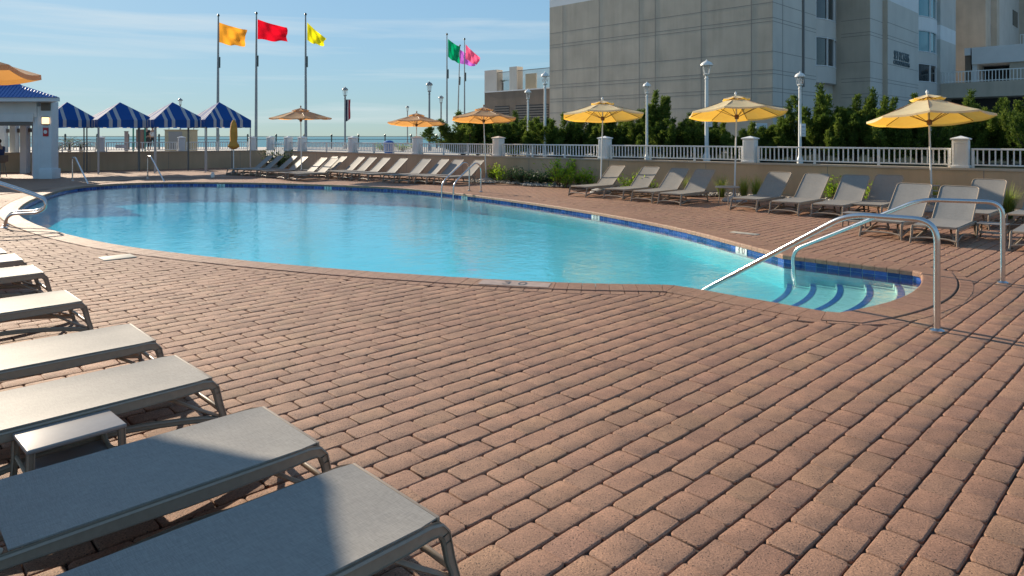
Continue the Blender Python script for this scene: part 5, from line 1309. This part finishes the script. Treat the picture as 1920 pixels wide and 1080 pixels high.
PT = UV(u_on_V(942, 39.6), 39.6, 5.5); make_palm('potted palm on the roof terrace left of the tower', PT, 9, .7, .75)
# ================================================================ THINGS BEYOND THE WALL
Y = 43; x, _, _ = at(340, Y); t = thing('kiosk', 'beige square kiosk on the boardwalk under the third striped cabana', 'kiosk', (x, Y, .76))
kb = mat('kiosk_beige', (.46,.38,.24), .7, build=vary(1.5, .1)); kg = mat('kiosk_grey', (.30,.28,.26), .7)
mb = MB(); mb.box(-.8, .8, -.5, .5, 0, 1.38); mb.build('cabinet', kb, t, bevel=.02)
mb = MB(); mb.box(-.55, .30, -.52, -.503, .15, 1.30); mb.build('door', kg, t, bevel=.006)
mb = MB(); mb.box(-.84, .84, -.54, .54, 1.38, 1.43); mb.build('roof', kb, t, bevel=.01)
for sx in (-.78, .78): MB().lathe([(.02,1.43),(.03,1.5),(.01,1.55)], 8, cx=sx).build('finial', kg, t)
Y = 44; x, _, _ = at(261, Y); t = thing('shower_tower', 'green metal framed stand with a brown board under the second cabana', 'stand', (x, Y, .76)); gm = mat('green_frame', (.02,.20,.15), .5)
for sx in (-.38, .38): MB().tube([(sx,0,0),(sx,0,1.9)], .05, 8).build('post', gm, t)
mb = MB(); mb.box(-.42, .42, -.3, .3, 1.85, 1.95); mb.build('roof', gm, t, bevel=.01)
mb = MB(); mb.box(-.18, .32, -.05, .05, .2, 1.45); mb.build('board', mat('board_brown', (.22,.13,.10), .7), t, bevel=.01)
Y = 46; x, _, _ = at(237, Y); t = thing('marker_post', 'square pinkish brown marker post between the wall and the sea', 'post', (x, Y, .76)); 
mb = MB(); mb.box(-.09, .09, -.09, .09, 0, 1.32); mb.build('post', mat('post_brown', (.32,.24,.22), .7), t, bevel=.01); mb = MB(); mb.box(-.11, .11, -.11, .11, 1.32, 1.36); mb.build('cap', kg, t)
Y = 40; x, _, _ = at(729, Y); t = thing('recycling_bin', 'blue upright bin behind the balustrade in front of the sea', 'bin', (x, Y, .76)); bb = mat('bin_blue', (.02,.13,.42), .5)
MB().lathe([(.26,0),(.29,.55),(.30,.6)], 20).build('body', bb, t, smooth=True, angle=40); MB().lathe([(.31,.6),(.31,.66),(.2,.74),(.05,.77)], 20).build('lid', bb, t, smooth=True, angle=40)
flat_sign('notice_sign', 'small white notice on the white railing below the second cabana', 226, 271, 278, .5, 33.0+.0, sign_w, [('---',.5,.12)])
x, y, _ = W(1198/3+0, 333) ; x, y, _ = W(399, 333); t = thing('skimmer_post', 'small white box standing on the far deck between the pool and the loungers', 'box', (x, y, 0))
mb = MB(); mb.box(-.06, .06, -.06, .06, 0, .16); mb.build('body', white, t, bevel=.012); mb = MB(); mb.box(-.045, .045, -.045, .045, .16, .23); mb.build('top', white, t, bevel=.01)
flat_sign('wall_sign', 'small pale sign on the ground floor of the grey wall', 1428, 231, 242, .55, 33, sign_w, [('---',.5,.16)])
# green low planting behind the balustrade
for px, Y, lb in [(965,33,'low green bush behind the balustrade under the louvred wing'),(895,35,'low green bush behind the balustrade right of the bushy juniper'),(720,46,'low green dune bush left of the blue bin'),(755,45,'low green dune bush between the bin and the pillar')]:
    dup(sA, at(px, Y, .76), rg.uniform(0, 6), lb, 'low bushes beyond the balustrade', scale=(2.1,2.1,1.15))

# ================================================================ PEOPLE
skin_m = mat('skin', (.45,.26,.18), .6); hair_m = mat('hair_dark', (.03,.02,.015), .7); navy = mat('navy_cloth', (.02,.035,.10), .8); blk = mat('dark_cloth', (.03,.03,.035), .8); pale = mat('pale_cloth', (.55,.55,.55), .8)
def person(label, J, loc, rot, top_m, leg_m):
    """one skinned body from a posed skeleton; clothing and hair follow as children"""
    t = thing('person', label, 'person', loc, rot)
    def skin_mesh(name, verts, edges, rad, m, par, root=0):
        me = bpy.data.meshes.new(name); me.from_pydata(verts, edges, []); o = bpy.data.objects.new(name, me); C.objects.link(o)
        md = o.modifiers.new('s', 'SKIN'); md.use_smooth_shade = True
        for i, r_ in enumerate(rad): me.skin_vertices[0].data[i].radius = (r_, r_); me.skin_vertices[0].data[i].use_root = (i == root)
        o.modifiers.new('d', 'SUBSURF').levels = 1; o.modifiers['d'].render_levels = 1
        dg = bpy.context.evaluated_depsgraph_get(); nm = bpy.data.meshes.new_from_object(o.evaluated_get(dg)); bpy.data.objects.remove(o)
        nm.materials.clear(); nm.materials.append(m); nm.shade_smooth(); o = bpy.data.objects.new(name, nm); C.objects.link(o); o.parent = par; return o
    names = list(J); ix = {k: i for i, k in enumerate(names)}; vs = [J[k] for k in names]
    E = [('hip','waist'),('waist','chest'),('chest','neck'),('neck','head'),('head','crown')]
    for s_ in 'lr': E += [('chest','sh'+s_),('sh'+s_,'el'+s_),('el'+s_,'wr'+s_),('wr'+s_,'fi'+s_),('hip','th'+s_),('th'+s_,'kn'+s_),('kn'+s_,'an'+s_),('an'+s_,'to'+s_)]
    rd = dict(hip=.13,waist=.12,chest=.14,neck=.055,head=.088,crown=.06); lm = dict(sh=.06,el=.042,wr=.028,fi=.03,th=.095,kn=.06,an=.04,to=.035)
    rad = [rd.get(k) or lm[k[:2]] for k in names]
    skin_mesh('body', vs, [(ix[a], ix[b]) for a, b in E], rad, skin_m, t, ix['hip'])
    c = ['hip','waist','chest','shl','ell','shr','elr']; up = [(.0) for _ in c]
    e2 = [(0,1),(1,2),(2,3),(3,4),(2,5),(5,6)]; ell = lambda a, b, f: tuple(Vector(J[a]).lerp(Vector(J[b]), f))
    vv = [J['hip'],J['waist'],J['chest'],J['shl'],ell('shl','ell',.7),J['shr'],ell('shr','elr',.7)]
    skin_mesh('shirt', vv, e2, [.145,.142,.162,.075,.06,.075,.06], top_m, t)
    vv = [J['hip'],J['thl'],J['knl'],ell('knl','anl',.5),J['thr'],J['knr'],ell('knr','anr',.5)]
    skin_mesh('trousers', vv, [(0,1),(1,2),(2,3),(0,4),(4,5),(5,6)], [.148,.112,.078,.07,.112,.078,.07], leg_m, t)
    h = Vector(J['head']); k = Vector(J['crown']); mb = MB(); bm = bmesh.new(); bmesh.ops.create_uvsphere(bm, u_segments=12, v_segments=8, radius=.105)
    bmesh.ops.delete(bm, geom=[v for v in bm.verts if v.co.z < -.02 and v.co.y < .02], context='VERTS'); bmesh.ops.translate(bm, verts=bm.verts, vec=h.lerp(k, .55)+Vector((0,.015,.01)))
    me = bpy.data.meshes.new('hair'); bm.to_mesh(me); bm.free(); me.materials.append(hair_m); me.shade_smooth(); o = bpy.data.objects.new('hair', me); C.objects.link(o); o.parent = t
    return t
def standing(dx=0): return dict(hip=(0,0,.92),waist=(0,0,1.08),chest=(0,0,1.32),neck=(0,.01,1.50),head=(0,0,1.62),crown=(0,.01,1.70),shl=(-.19,0,1.40),ell=(-.24,.02,1.13),wrl=(-.22,-.06,.90),fil=(-.21,-.08,.80),
    shr=(.19,0,1.40),elr=(.24,.02,1.13),wrr=(.20,-.12,.94),fir=(.18,-.16,.86),thl=(-.10,0,.84),knl=(-.11,-.02,.48),anl=(-.12,.02,.09),tol=(-.13,-.12,.03),thr=(.10,0,.84),knr=(.12,-.03,.48),anr=(.13,.03,.09),tor=(.14,-.11,.03))
person('person in a dark shirt standing beyond the wall, back to the pool', standing(), at(275, 46, .76), R(170), blk, blk)
person('person in a pale shirt standing right of the one in dark', standing(), at(286, 49, .76), R(200), pale, blk)
seat = dict(hip=(0,0,.80),waist=(0,-.02,.95),chest=(0,-.06,1.20),neck=(0,-.08,1.38),head=(0,-.11,1.50),crown=(0,-.10,1.58),shl=(-.19,-.05,1.28),ell=(-.25,-.10,1.02),wrl=(-.16,-.32,1.02),fil=(-.12,-.40,1.03),
    shr=(.19,-.05,1.28),elr=(.25,-.10,1.02),wrr=(.16,-.32,1.02),fir=(.12,-.40,1.03),thl=(-.10,-.06,.79),knl=(-.14,-.44,.80),anl=(-.14,-.40,.38),tol=(-.14,-.52,.33),thr=(.10,-.06,.79),knr=(.14,-.44,.80),anr=(.14,-.38,.38),tor=(.14,-.50,.33))
px_ = at(1, 29.5)
person('person in navy clothes sitting on a bar stool at the left edge', seat, px_, R(-100), navy, navy)
t = thing('bar_stool', 'tall wicker backed bar stool under the person in navy', 'bar stool', px_, R(-100)); wk = mat('wicker', (.16,.12,.09), .8, build=vary(60, .3))
MB().lathe([(.19,.62),(.2,.64),(.19,.67)], 18).build('seat', wk, t, smooth=True)
mb = MB(); mb.box(-.19, .19, .17, .20, .66, .95); mb.build('backrest', wk, t, bevel=.02)
for a in (45,135,225,315): MB().tube([(.13*math.cos(R(a)), .13*math.sin(R(a)), .63), (.22*math.cos(R(a)), .22*math.sin(R(a)), 0)], .012, 6).build('leg', grey_metal, t)
MB().tube([(.19*math.cos(R(a)), .19*math.sin(R(a)), .22) for a in range(45, 406, 90)], .009, 6).build('foot_ring', grey_metal, t)
